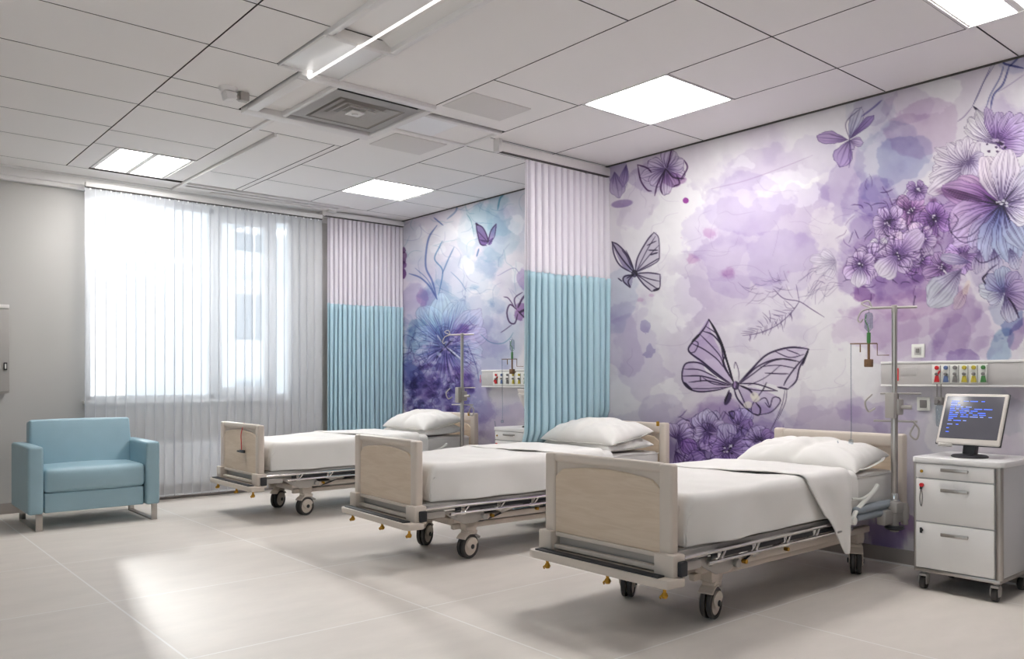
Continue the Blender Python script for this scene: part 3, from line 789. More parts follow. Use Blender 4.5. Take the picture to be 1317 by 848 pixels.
    for P, wd in (([(816, 351), (804, 338), (794, 324), (787, 311)], 1.5), ([(787, 311), (790, 328), (798, 342), (815, 352)], 1.5), ([(816, 351), (808, 330), (796, 316), (787, 311)], 1.6), ([(817, 350), (820, 332), (832, 310), (841, 299)], 1.6), ([(841, 299), (847, 306), (848, 326), (846, 336), (830, 345), (817, 351)], 1.0),
                  ([(818, 350), (834, 330), (847, 316)], .9), ([(818, 350), (832, 322), (843, 304)], .9), ([(818, 350), (838, 338), (848, 332)], 1.2), ([(817, 352), (834, 351), (849, 353)], 1.5), ([(817, 352), (832, 358), (848, 362)], 1.1), ([(817, 352), (828, 366), (838, 375)], 1.5), ([(817, 352), (834, 364), (846, 372)], 1.1), ([(838, 375), (848, 371), (849, 353)], 1.2),
                  ([(815, 353), (803, 356), (802, 362), (810, 370)], 1.6), ([(815, 353), (808, 362), (811, 370)], 1.4), ([(815, 353), (806, 358)], 1.4), ([(812, 344), (806, 330), (800, 322)], 1.0), ([(840, 374), (848, 371)], 2.6), ([(834, 322), (846, 322)], 1.4), ([(836, 328), (846, 325)], 1.8), ([(832, 316), (844, 310)], 1.1), ([(816, 348), (810, 332), (805, 322)], .8), ([(800, 362), (795, 358)], 1.4)):
        stroke(P, wd, (44, 26, 66), .9)
    wash(816, 352, 4, 5, (34, 18, 54), .95, warp=.2, edge=0, k=1)
    # --- bank of flowers below the big butterfly
    for x, y, rx, ry, a, col, k in ((905, 545, 40, 26, .7, (160, 128, 198), 1), (935, 575, 64, 40, .95, (138, 112, 190), 2), (900, 580, 50, 36, .9, (140, 114, 190), 3), (975, 570, 36, 26, .7, (150, 130, 200), 4), (925, 535, 30, 24, .75, (146, 106, 184), 5), (880, 590, 30, 30, .9, (136, 112, 186), 6), (990, 545, 40, 26, .6, (170, 164, 214), 1), (945, 535, 46, 20, .6, (166, 140, 200), 2)):
        wash(x, y, rx, ry, col, a * .72, k=k, edge=.3)
    for x, y, rx, ry in ((900, 585, 10, 9), (955, 568, 14, 6), (925, 592, 8, 8), (965, 566, 10, 6), (890, 555, 6, 9)):
        wash(x, y, rx, ry, (84, 46, 130), .7, k=int(y) % 6, edge=.1, soft=.5)
    V0, V1 = (146, 118, 188), (206, 192, 228)
    for x, y, an, L, W, c1, k in ((870, 566, -60, 30, 10, V1, 1), (870, 566, -10, 30, 12, V1, 2), (870, 566, 40, 34, 12, (176, 152, 210), 3), (870, 566, -110, 24, 9, V1, 4), (868, 580, 60, 34, 13, (180, 158, 212), 5),
                                  (912, 556, -130, 30, 11, (196, 186, 222), 1), (912, 556, -100, 30, 12, (206, 200, 228), 2), (912, 556, -70, 28, 11, (198, 188, 224), 3), (912, 556, 170, 22, 10, V1, 4), (912, 556, 100, 26, 13, (180, 156, 212), 5), (912, 556, -30, 24, 9, V1, 6), (912, 556, 60, 26, 10, (170, 144, 206), 7),
                                  (895, 590, -120, 30, 11, (150, 110, 190), 1), (880, 600, -30, 30, 12, (166, 138, 204), 2), (918, 612, -80, 34, 9, (172, 150, 210), 3),
                                  (950, 548, -60, 26, 12, (176, 166, 214), 4), (950, 548, -110, 22, 9, (170, 150, 208), 5), (945, 560, -40, 30, 8, (150, 120, 190), 6), (978, 568, 200, 20, 11, (176, 156, 212), 1), (978, 568, 250, 22, 12, (184, 168, 216), 2), (978, 568, 330, 20, 12, (164, 132, 200), 3), (978, 570, 90, 16, 14, (184, 166, 216), 4),
                                  (937, 575, 205, 28, 9, (176, 150, 210), 1), (937, 575, 165, 24, 8, (160, 130, 200), 2), (937, 575, -95, 32, 15, (190, 180, 220), 3), (937, 575, -45, 34, 6, (150, 130, 196), 4), (937, 577, 0, 34, 16, (180, 160, 216), 5), (937, 577, 75, 34, 14, (176, 154, 212), 6), (937, 577, 110, 28, 8, (160, 132, 202), 7)):
        petal(x, y, an, L, W, V0, [min(255, v + 14) for v in c1], .85, 6, .95, 1.2, k, vw=.6)
    for i in range(8):
        wash(936 + rr.uniform(-5, 5), 577 + rr.uniform(-5, 5), 1.4, 1.1, (220, 214, 232), .9, mul=False, k=i % 6, edge=0); wash(936 + rr.uniform(-7, 7), 578 + rr.uniform(-5, 7), 1.5, 1.2, (44, 26, 70), .9, k=i % 6, edge=0)
    for i in range(110):
        x = rr.uniform(868, 1000); y = rr.uniform(535, 604)
        if x > 960 and y < 550: continue
        P = [(x, y)]; an = rr.uniform(0, 6.28); cv = rr.uniform(-.5, .5)
        for q in range(3):
            an += cv; x += math.cos(an) * rr.uniform(3, 8); y += math.sin(an) * rr.uniform(3, 8); P.append((x, y))
        stroke(P, rr.uniform(.6, 1.2), rr.choice((INK, (84, 50, 130))), rr.uniform(.35, .7), t1=.05)
    # --- the large outlined butterfly
    F = (198, 172, 222)
    poly([(942, 493), (930, 460), (914, 426), (911, 411), (900, 426), (890, 440), (888, 454), (905, 470), (930, 488)], F, .55, tex=.3); poly([(940, 496), (910, 480), (902, 466), (882, 467), (878, 484), (884, 498), (900, 505), (925, 502)], (196, 172, 220), .55, tex=.3)
    poly([(950, 493), (976, 468), (1004, 450), (1038, 447), (1030, 470), (1018, 500), (990, 494), (965, 496)], (214, 196, 230), .45, tex=.3); poly([(950, 498), (975, 500), (1003, 513), (996, 528), (972, 534), (958, 522)], (204, 186, 226), .6, tex=.3)
    K = (34, 10, 58)
    BUT = [([(944, 494), (934, 462), (922, 430), (912, 411)], 2.4), ([(912, 411), (906, 422), (898, 432), (890, 441), (886, 452), (904, 466), (926, 484), (942, 495)], 2.0), ([(911, 411), (920, 424), (930, 446), (938, 476), (944, 494)], 1.6), ([(904, 426), (918, 432), (932, 452), (930, 468), (938, 484)], 1.6),
           ([(900, 430), (916, 446), (926, 458), (930, 468)], 1.0), ([(890, 442), (906, 450), (922, 462), (930, 472)], 1.2), ([(893, 438), (898, 442), (894, 452), (888, 454)], 1.0), ([(908, 420), (922, 430), (930, 444)], 1.0), ([(928, 448), (932, 470), (942, 490)], 1.4), ([(890, 440), (900, 430)], 3.0),
           ([(941, 496), (920, 482), (902, 468), (884, 467), (878, 476), (878, 490), (886, 500), (900, 504), (922, 502), (941, 497)], 1.7), ([(878, 484), (902, 484), (924, 490), (940, 496)], 1.5), ([(880, 475), (900, 476), (922, 486)], 1.2), ([(886, 492), (910, 490), (936, 496)], 1.3), ([(888, 500), (912, 500), (936, 498)], 1.0), ([(901, 484), (901, 491)], 1.2), ([(880, 492), (890, 502)], 2.6), ([(904, 486), (918, 494), (938, 496)], 1.0),
           ([(949, 494), (966, 476), (984, 458), (1002, 450), (1020, 447), (1040, 449)], 2.2), ([(1040, 449), (1034, 462), (1028, 474), (1024, 490), (1014, 500)], 1.8), ([(950, 495), (970, 480), (990, 466), (1010, 462), (1030, 466)], 1.3), ([(952, 493), (974, 472), (1000, 462), (1026, 465)], 1.6), ([(984, 480), (1002, 481), (1014, 481)], 1.3), ([(962, 496), (984, 486), (1004, 470)], .8), ([(978, 472), (1000, 470), (1024, 474)], 1.0),
           ([(1034, 460), (1022, 474), (1012, 488), (1008, 496)], 1.6), ([(1012, 450), (1028, 456)], 1.0), ([(996, 452), (1016, 460), (1034, 456)], 1.0), ([(1000, 498), (1014, 501)], 2.0), ([(1040, 449), (1032, 470)], 2.4), ([(950, 494), (972, 494), (1000, 503)], 1.4), ([(952, 497), (972, 502), (1000, 503)], 1.1), ([(952, 496), (964, 502), (970, 510)], 2.2), ([(944, 500), (948, 512), (956, 522), (968, 532)], 1.8), ([(949, 499), (954, 510), (962, 528)], 1.2),
           ([(968, 532), (976, 534), (978, 526), (972, 518)], 1.8), ([(976, 534), (992, 530), (1003, 518), (1002, 512), (994, 512), (990, 524), (984, 518)], 1.1), ([(966, 530), (968, 520), (984, 498)], 1.0), ([(972, 518), (984, 512), (990, 524)], 1.0), ([(950, 490), (950, 478), (946, 466), (944, 474)], .7), ([(1010, 500), (1006, 520), (998, 540), (990, 556)], .7), ([(1012, 502), (1010, 518), (1000, 540)], .7), ([(980, 504), (986, 492)], 1.2)]
    for P, wd in BUT: stroke(P, wd, K, .95)
    for x, y in ((970, 509), (962, 521), (972, 513)):
        wash(x, y, 6, 5, (236, 232, 214), .75, mul=False, k=2, edge=0, warp=.2)
    wash(946, 496, 5, 6, (36, 14, 60), .95, warp=.3, edge=0, k=1); wash(945, 495, 1.5, 5, (190, 160, 210), .9, mul=False, edge=0, k=2); wash(936, 513, 4.2, 9.5, (44, 24, 72), .95, 24, warp=.25, edge=0, k=3)
    stroke([(938, 502), (932, 518)], 2.0, K, .9)
    poly([(936, 530), (942, 529), (943, 538), (941, 541)], (120, 96, 160), .8)
    stroke([(937, 530), (943, 539), (944, 530), (937, 530)], 1.3, K, .8)
    # --- far part: blue bloom with feathery petals
    for x, y, rx, ry, a, col, k in ((545, 440, 40, 44, .85, (150, 186, 222), 1), (600, 470, 44, 60, .7, (176, 172, 220), 2), (560, 500, 44, 40, .85, (160, 150, 210), 3), (590, 520, 40, 34, .8, (168, 150, 212), 4), (530, 470, 22, 46, .8, (120, 130, 196), 5), (575, 400, 44, 30, .75, (150, 190, 226), 6), (610, 400, 30, 30, .6, (176, 190, 226), 1),
                                    (600, 360, 40, 30, .6, (180, 210, 234), 2), (560, 330, 44, 40, .4, (196, 218, 236), 3), (626, 300, 34, 36, .65, (176, 218, 230), 4), (640, 270, 16, 30, .6, (150, 206, 220), 5), (616, 280, 16, 22, .6, (170, 214, 226), 6), (648, 280, 14, 30, .4, (196, 196, 226), 1), (628, 335, 16, 22, .5, (170, 210, 228), 2),
                                    (655, 340, 24, 40, .35, (206, 214, 236), 3), (536, 395, 22, 26, .6, (160, 150, 210), 4), (543, 385, 8, 16, .35, (176, 110, 190), 5), (533, 300, 16, 30, .3, (190, 206, 228), 6), (520, 332, 4, 8, .7, (110, 50, 120), 1), (519, 322, 4, 6, .8, (90, 30, 100), 2), (518, 352, 4, 7, .8, (110, 50, 130), 3), (519, 341, 5, 5, .7, (120, 60, 140), 4),
                                    (535, 435, 14, 26, .8, (96, 156, 190), 2), (530, 475, 14, 20, .8, (96, 116, 186), 6), (618, 440, 24, 30, .5, (196, 186, 226), 5), (650, 440, 30, 40, .5, (204, 210, 236), 6), (640, 540, 36, 26, .6, (190, 176, 220), 1), (612, 545, 26, 20, .6, (176, 164, 214), 2)):
        wash(x, y, rx, ry, col, a, k=k, edge=.5, scale=22, warp=.5)
    for x, y, rx, ry in ((540, 300, 8, 10), (600, 340, 9, 12), (575, 300, 14, 10), (662, 290, 10, 14), (598, 300, 12, 14), (665, 350, 8, 14), (565, 320, 10, 8)):
        wash(x, y, rx, ry, (236, 238, 242), .55, mul=False, k=int(x) % 6, edge=.1, soft=.1, scale=20)
    for an, L, W, c0, c1, k in ((-120, 60, 18, (120, 150, 200), (176, 206, 232), 1), (-95, 66, 18, (130, 170, 206), (190, 220, 236), 2), (-70, 64, 18, (130, 150, 206), (186, 206, 232), 3), (-45, 62, 18, (140, 120, 190), (190, 190, 226), 4), (-20, 56, 16, (150, 120, 190), (190, 184, 224), 5), (10, 50, 16, (130, 150, 206), (190, 204, 230), 6), (-155, 46, 16, (110, 120, 186), (170, 186, 222), 7),
                                (180, 44, 15, (120, 150, 200), (180, 206, 228), 1), (150, 48, 15, (150, 140, 200), (206, 200, 230), 2), (120, 50, 16, (140, 130, 196), (196, 190, 226), 3), (95, 56, 17, (130, 130, 196), (190, 186, 224), 4), (65, 56, 17, (140, 126, 196), (190, 176, 220), 5), (40, 56, 16, (130, 140, 200), (180, 180, 222), 6)):
        petal(573, 446, an, L, W, c0, c1, .5, 9, .40, 1.0, k, vw=.5)
    for i in range(260):
        an = rr.uniform(0, 6.28); a0 = rr.uniform(3, 12); L = rr.uniform(18, 56); bnd = rr.uniform(-.15, .15)
        P = [(573 + math.cos(an + bnd * q) * (a0 + (L - a0) * q) * .95, 446 + math.sin(an + bnd * q) * (a0 + (L - a0) * q) * 1.1) for q in (0, .35, .7, 1)]
        stroke(P, .7, rr.choice(((90, 90, 170), (110, 84, 170), (80, 120, 180), (240, 240, 250))), .42, t1=.05)
    for P in ([(573, 446), (583, 456), (592, 462)], [(573, 446), (564, 434)], [(573, 446), (566, 454), (561, 462)], [(573, 446), (584, 436)]):
        stroke(P, 1.8, (50, 50, 110), .8, t1=.1); 
    stroke([(575, 447), (585, 455), (594, 464)], 2.0, (230, 232, 242), .8, mul=False); stroke([(568, 440), (562, 431)], 1.8, (226, 230, 242), .7, mul=False)
    # violet froth under the bloom
    for i in range(210):
        x = rr.uniform(525, 612); y = rr.uniform(470, 545)
        if (x - 568) ** 2 / 46 ** 2 + (y - 508) ** 2 / 42 ** 2 > 1.15: continue
        r_ = rr.uniform(2.5, 7)
        wash(x, y, r_, r_ * rr.uniform(.6, 1.1), rr.choice(((120, 84, 170), (92, 64, 150), (150, 120, 196), (120, 100, 180), (196, 186, 226))), rr.uniform(.25, .6), k=i % 6, edge=.7, warp=.5, scale=7, soft=.3)
    for i in range(150):
        x = rr.uniform(520, 618); y = rr.uniform(425, 545); r_ = rr.uniform(1.2, 4.5)
        wash(x, y, r_, r_ * rr.uniform(.5, 1.3), rr.choice(((214, 214, 234), (190, 206, 230), (204, 190, 226))), rr.uniform(.25, .6), mul=False, k=i % 6, edge=.0, warp=.6, scale=5, soft=.4)
    for i in range(90):
        x = rr.uniform(522, 612); y = rr.uniform(420, 545); P = [(x, y)]; an = rr.uniform(0, 6.28)
        for q in range(5):
            an += rr.uniform(-1.2, 1.2); x += math.cos(an) * rr.uniform(2, 6); y += math.sin(an) * rr.uniform(2, 6); P.append((x, y))
        stroke(P, .7, rr.choice(((70, 60, 130), (90, 50, 130), (60, 90, 150))), .5)
    for x, y, rx, ry in ((598, 488, 12, 18), (545, 500, 14, 20), (572, 510, 6, 5), (596, 425, 10, 9), (578, 525, 20, 10), (588, 478, 8, 16)):
        wash(x, y, rx, ry, (120, 56, 150), .55, k=int(x + y) % 6, edge=.2, soft=.6)
    for i in range(60):
        x = rr.uniform(518, 545); y = rr.uniform(480, 545)
        wash(x, y, rr.uniform(2, 5), rr.uniform(2, 6), rr.choice(((110, 120, 180), (140, 130, 190), (206, 210, 232), (90, 90, 160))), .4, k=i % 6, edge=.7, warp=.5, scale=6)
    # blue stems
    S_ = (96, 122, 186)
    for P, wd, cc in (([(562, 385), (556, 362), (548, 345), (548, 325), (552, 305), (562, 290)], 2.2, S_), ([(562, 385), (552, 368), (540, 357), (526, 352)], 1.8, S_), ([(564, 380), (569, 355), (568, 345), (559, 333), (565, 318), (569, 310)], 1.5, (96, 150, 196)), ([(569, 352), (576, 335), (584, 318)], 1.5, (110, 150, 196)), ([(570, 290), (558, 280)], 1.6, S_), ([(575, 282), (586, 272), (588, 262)], 2.0, (150, 176, 214)),
                      ([(613, 330), (616, 320)], 1.8, (80, 130, 180)), ([(610, 305), (606, 285), (600, 275)], 1.0, (150, 190, 200)), ([(640, 270), (643, 256), (648, 250)], 2.0, (90, 170, 190)), ([(600, 375), (592, 362), (580, 350)], 1.0, (150, 180, 214)), ([(560, 380), (550, 360), (534, 345)], 1.0, (130, 150, 200)), ([(618, 430), (630, 440), (645, 442), (655, 436), (660, 428)], .9, (110, 170, 190)), ([(600, 440), (612, 470), (616, 490)], .8, (90, 90, 160)), ([(640, 355), (660, 345), (668, 352)], .8, (150, 150, 200))):
        stroke(P, wd, cc, .75)
    for i in range(40):
        x = rr.uniform(525, 672); y = rr.uniform(265, 385); P = [(x, y)]; an = rr.uniform(0, 6.28)
        for q in range(4):
            an += rr.uniform(-.9, .9); x += math.cos(an) * rr.uniform(5, 12); y += math.sin(an) * rr.uniform(5, 12); P.append((x, y))
        stroke(P, .6, rr.choice(((140, 170, 206), (150, 150, 200), (120, 180, 200))), .45)
    # little violet butterfly and the dark line blossom by the curtain
    poly([(612, 288), (620, 292), (627, 304), (627, 312), (617, 309), (613, 298)], (150, 112, 170), .9, tex=.2); poly([(628, 306), (632, 294), (639, 288), (637, 300), (630, 311)], (176, 140, 196), .75, tex=.2); poly([(616, 308), (627, 310), (624, 316), (618, 315)], (140, 96, 170), .85, tex=.2); poly([(628, 310), (634, 306), (632, 314), (628, 315)], (140, 100, 176), .8, tex=.2)
    for P, wd in (([(612, 288), (621, 293), (627, 306), (627, 314)], 1.4), ([(612, 288), (614, 300), (618, 314), (626, 316)], 1.3), ([(615, 298), (626, 310)], .8), ([(628, 312), (631, 298), (638, 288)], 1.1), ([(638, 288), (636, 304), (628, 315)], .9), ([(612, 287), (615, 290)], 2.4)):
        stroke(P, wd, (84, 50, 110), .9)
    for P, wd in (([(664, 398), (656, 392), (652, 402), (655, 414), (662, 416), (666, 404)], 1.6), ([(664, 398), (662, 384), (672, 376)], 1.2), ([(666, 396), (672, 384), (678, 378)], 2.4), ([(662, 396), (654, 384), (648, 382)], 1.0), ([(666, 400), (674, 408), (680, 412)], 1.6), ([(658, 418), (650, 424), (644, 428)], .8), ([(668, 402), (676, 398)], 3.0)):
        stroke(P, wd, (66, 24, 84), .9)
    wash(670, 398, 8, 12, (120, 50, 140), .6, k=2, edge=.2); wash(672, 360, 6, 16, (176, 150, 206), .6, k=3)
    wash(545, 560, 40, 14, (150, 140, 206), .7, k=1)
    # paper grain
    IMG[:] *= (.985 + .03 * N3)[..., None]
    return ys, zs, np.clip(IMG, 0, 1)


def build_mural_wall():
    ys, zs, img = paint_mural()
    NY, NZ = len(ys), len(zs)
    co = np.empty((NZ, NY, 3), np.float32)
    co[..., 0] = XR; co[..., 1] = ys[None, :]; co[..., 2] = zs[:, None]
    idx = np.arange(NZ * NY).reshape(NZ, NY)
    quads = np.stack([idx[:-1, :-1], idx[1:, :-1], idx[1:, 1:], idx[:-1, 1:]], -1).reshape(-1)
    # the rest of the wall: ends, top and the outer face
    ex = np.array([[XR, YB - .2, -.0], [XR, YF + .2, 0], [XR, YF + .2, ZC + .2], [XR, YB - .2, ZC + .2],
                   [XR + .2, YB - .2, 0], [XR + .2, YF + .2, 0], [XR + .2, YF + .2, ZC + .2], [XR + .2, YB - .2, ZC + .2]], np.float32)
    n0 = NZ * NY
    exq = []
    for q in ((4, 5, 6, 7), (0, 4, 7, 3), (1, 2, 6, 5), (3, 7, 6, 2), (0, 1, 5, 4)):
        exq += [n0 + i for i in q]
    verts = np.concatenate([co.reshape(-1, 3), ex]).astype(np.float32)
    loops = np.concatenate([quads, np.array(exq)]).astype(np.int32)
    nf = len(loops) // 4
    me = bpy.data.meshes.new('wall_right')
    me.vertices.add(len(verts)); me.vertices.foreach_set('co', verts.ravel())
    me.loops.add(len(loops)); me.loops.foreach_set('vertex_index', loops)
    me.polygons.add(nf); me.polygons.foreach_set('loop_start', np.arange(0, nf * 4, 4, dtype=np.int32)); me.polygons.foreach_set('loop_total', np.full(nf, 4, np.int32))
    mi = np.zeros(nf, np.int32); mi[-5:] = 1
    me.polygons.foreach_set('material_index', mi)
    me.update(calc_edges=True)
    ca = me.color_attributes.new('mural', 'FLOAT_COLOR', 'POINT')
    c = np.ones((len(verts), 4), np.float32)
    l = img.reshape(-1, 3)
    c[:n0, :3] = np.where(l <= .04045, l / 12.92, ((l + .055) / 1.055) ** 2.4)
    c[:n0, :3] *= .81
    ca.data.foreach_set('color', c.ravel())
    m = mat('mural_wallpaper', (225, 220, 228), .7, bump=.05, bump_scale=180)
    at = m.node_tree.nodes.new('ShaderNodeVertexColor'); at.layer_name = 'mural'
    m.node_tree.links.new(at.outputs['Color'], m.node_tree.nodes['Principled BSDF'].inputs['Base Color'])
    me.materials.append(m); me.materials.append(MT['wall'])
    o = bpy.data.objects.new('wall_right', me); COL.objects.link(o)
    o['kind'] = 'structure'
    return o


build_mural_wall()

# building outside (kept far away, only its side and its upper windows show through the sash)
b = B(); box(b, 11.4, 24, 30, 42, -6, 12.5); box(b, 11.2, 24, 29.8, 30.0, 12.5, 13.0); box(b, 11.2, 24, 29.6, 30, 4.6, 4.9)
obj('wall', b, 'facade', t)
for i in range(4):
    for k in range(3):
        b = B(); x = 12.0 + i * 2.6; z = -.6 + k * 3.3
        box(b, x, x + 1.35, 29.9, 30.02, z, z + 1.7); box(b, x + .62, x + .70, 29.86, 29.9, z, z + 1.7, mi=1); box(b, x - .1, x + 1.45, 29.8, 30, z - .12, z, mi=1)
        obj('window', b, ['facadeglass', 'facade'], t)

# added unseen tree; its crown, high above the window head, shapes the low sun
SUN = Vector((-.17, -1.0, -.42))
t = thing('shade_tree', 'added unseen tree outside the window wall whose crown shapes the sun patches', 'tree', (4.6, 28.8, -6))
b = B(); tube(b, [(0, 0, 0), (.1, 0, 5), (.0, .1, 10), (.3, 0, 14)], .22, 12)
for P in ([(0, .1, 11), (1.2, .2, 14.3), (2.6, .1, 16.5)], [(.2, 0, 13), (1.5, -.1, 16), (2.0, 0, 17.8)], [(0, 0, 12), (-1.2, .2, 15), (-1.6, 0, 17)], [(.9, .1, 13.6), (2.6, .1, 15.2), (4.0, 0, 16.2)]):
    tube(b, P, .07, 7)
obj('trunk', b, 'bark', t)
rnd = random.Random(21)
def inquad(x, z):  # gaps left in the crown to form the sun patches on the floor
    for (za, zb, xa0, xa1, xb0, xb1, f) in ((1.48, 2.2, 1.76, 2.55, 2.12, 2.9, 1), (.95, 1.95, 3.00, 3.42, 3.42, 3.85, 1), (2.02, 2.75, 2.80, 3.36, 3.00, 3.62, .85), (2.3, 2.8, 2.3, 2.7, 2.4, 2.8, .5)):
        if za < z < zb:
            k = (z - za) / (zb - za)
            if xa0 + (xb0 - xa0) * k < x < xa1 + (xb1 - xa1) * k:
                return f
    return 0
q = bmesh.new()
for _ in range(2600):
    xw = rnd.uniform(1.2, 4.9); zw = rnd.uniform(.55, 3.7)
    if rnd.random() < inquad(xw, zw): continue
    dy = rnd.uniform(-.6, .6)
    c = Vector((xw + .17 * (20 + dy) - 4.6, dy, zw + .42 * (20 + dy) + 6))
    a, e = Vector((rnd.uniform(-1, 1), rnd.uniform(-.5, .5), rnd.uniform(-1, 1))).normalized(), None
    e = a.cross(Vector((rnd.uniform(-.4, .4), 1, rnd.uniform(-.2, .6)))).normalized()
    L, Wd = rnd.uniform(.06, .11), rnd.uniform(.03, .055)
    q.faces.new([q.verts.new(c + v) for v in (-a * L, e * Wd - a * L * .1, a * L, -e * Wd - a * L * .1)])
obj('foliage', q, 'leaf', t, ang=10)

# ------------------------------------------------------------------ ceiling fittings
def ceiling_light(x0, x1, y0, y1, label, splits=((0, 1),), along='x', blank=0.0, group='recessed ceiling light panels'):
    cx, cy = (x0 + x1) / 2, (y0 + y1) / 2
    t = thing('ceiling_light', label, 'ceiling light', (cx, cy, ZC), 0, group)
    hx, hy = (x1 - x0) / 2, (y1 - y0) / 2
    f = .018
    b = B()
    box(b, -hx, -hx + f, -hy, hy, -.004, .03, bev=.002); box(b, hx - f, hx, -hy, hy, -.004, .03, bev=.002)
    box(b, -hx + f, hx - f, -hy, -hy + f, -.004, .03, bev=.002); box(b, -hx + f, hx - f, hy - f, hy, -.004, .03, bev=.002)
    w = 2 * (hx - f) if along == 'x' else 2 * (hy - f)
    lo = -(hx - f) if along == 'x' else -(hy - f)
    prev = 0.0
    gaps = []
    for a, c in splits:
        if a > prev + 1e-3: gaps.append((prev, a))
        prev = c
    if prev < 1 - 1e-3: gaps.append((prev, 1))
    for a, c in gaps:
        if along == 'x': box(b, lo + a * w, lo + c * w, -hy + f, hy - f, .001, .02, bev=.002)
        else: box(b, -hx + f, hx - f, lo + a * w, lo + c * w, .001, .02, bev=.002)
    obj('frame', b, 'ceilframe', t)
    for a, c in splits:
        b = B()
        if along == 'x': box(b, lo + a * w, lo + c * w, -hy + f, hy - f, .006, .012)
        else: box(b, -hx + f, hx - f, lo + a * w, lo + c * w, .006, .012)
        obj('diffuser', b, 'light', t)
    return t


ceiling_light(4.16, 4.90, 3.365, 4.125, 'large square lit ceiling panel above the middle bed, nearest the mural butterflies')
ceiling_light(4.17, 4.95, 6.98, 7.66, 'square lit ceiling panel near the corner where window wall and mural meet')
ceiling_light(1.95, 2.62, 7.44, 8.30, 'twin-strip lit ceiling panel right above the window blinds', ((.04, .445), (.525, .96)), 'x')
ceiling_light(4.17, 4.90, 1.29, 1.85, 'twin-strip lit ceiling panel cut off by the top right edge of the photo', ((.02, .46), (.54, .98)), 'y')
ceiling_light(0.2, 0.94, 2.75, 3.42, 'added square lit ceiling panel, unseen, that brightens the room from the left')  # unseen panel added for overall room brightness

# recessed fluorescent trough
t = thing('fluorescent_fixture', 'long recessed fluorescent fitting with a single tube in the middle of the ceiling', 'ceiling light', (2.41, 3.6, ZC))
b = B()
for x0, x1 in ((-.225, -.185), (.185, .225)):
    box(b, x0, x1, -1.2, .58, -.03, .03, bev=.006)
box(b, -.185, .185, -1.2, .56, .035, .05)
prism(b, [(-.19, -.004), (-.12, .04), (-.19, .04)], 'y', -1.2, .56)
prism(b, [(.19, -.004), (.12, .04), (.19, .04)], 'y', -1.2, .56)
box(b, -.225, .225, .555, .60, -.034, .03, bev=.008)
box(b, -.19, .19, -1.22, -1.2, -.03, .03)
obj('housing', b, 'ceilframe', t)
b = B(); box(b, -.20, .20, .60, 1.21, .0, .012, bev=.003)
obj('lens_cover', b, 'lens', t)
b = B(); box(b, -.215, -.20, .60, 1.22, -.012, .02, bev=.003); box(b, .20, .215, .60, 1.22, -.012, .02, bev=.003); box(b, -.215, .215, 1.21, 1.225, -.012, .02, bev=.003)
obj('lens_rim', b, 'ceilframe', t)
b = B(); cyl(b, (-.01, -1.2, -.040), (-.01, 1.21, -.040), .0085, n=14); box(b, -.022, .002, -.62, -.60, -.04, .0); box(b, -.022, .002, .57, .59, -.04, .0); box(b, -.022, .002, 1.19, 1.21, -.04, .0)
obj('tube', b, 'tube', t)

# supply-air diffuser with its blank side panel
t = thing('air_diffuser', 'square four-way air diffuser set in a wide white frame in the ceiling', 'vent', (2.995, 5.25, ZC))
def ring(b, h, w, z0, z1, mi=0, bev=.003):
    box(b, -h, -h + w, -h, h, z0, z1, bev=bev, mi=mi); box(b, h - w, h, -h, h, z0, z1, bev=bev, mi=mi)
    box(b, -h + w, h - w, -h, -h + w, z0, z1, bev=bev, mi=mi); box(b, -h + w, h - w, h - w, h, z0, z1, bev=bev, mi=mi)
b = B()
box(b, -.64, .40, .43, .55, -.035, .01, bev=.008); box(b, -.64, .40, -.43, -.36, -.03, .01, bev=.008)
box(b, -.64, -.56, -.36, .43, -.035, .01, bev=.008); box(b, .35, .41, -.36, .43, -.035, .01, bev=.008)
box(b, -.375, -.345, -.36, .43, -.03, .01, bev=.006)
obj('frame', b, 'ceilframe', t)
b = B(); box(b, -.56, -.375, -.36, .30, -.006, .01, bev=.004); box(b, -.56, -.375, .32, .43, .006, .012)
obj('blank_panel', b, 'ceil', t)
b = B()
def slope_ring(b, h0, z0, h1, z1, mi=0):
    q = bmesh.new()
    o = [q.verts.new((sx * h0, sy * h0, z0)) for sx, sy in ((-1, -1), (1, -1), (1, 1), (-1, 1))]
    i = [q.verts.new((sx * h1, sy * h1, z1)) for sx, sy in ((-1, -1), (1, -1), (1, 1), (-1, 1))]
    for k in range(4):
        q.faces.new((o[k], o[(k + 1) % 4], i[(k + 1) % 4], i[k]))
    g = bmesh.ops.solidify(q, geom=q.faces[:], thickness=.004)
    _merge(b, q, mi, Matrix.Translation((0, .03, 0)))
slope_ring(b, .345, -.020, .26, -.030); slope_ring(b, .26, -.028, .20, .0, 1)
obj('outer_cone', b, ['ceilframe', 'ventdark'], t)
for h0, h1 in ((.235, .165), (.175, .115), (.118, .07)):
    b = B(); slope_ring(b, h0, -.030, h1, -.004)
    obj('louvre', b, 'ceilframe', t)
b = B(); box(b, -.055, .055, -.025, .085, -.032, -.022, bev=.003); lathe(b, [(0.0, -.042), (.02, -.040), (.026, -.030), (0, -.030)], (0, .03, 0), 14)
obj('centre_plate', b, 'ceilframe', t)
b = B(); box(b, -.25, .25, -.22, .28, .002, .01)
obj('plenum', b, 'ventdark', t)

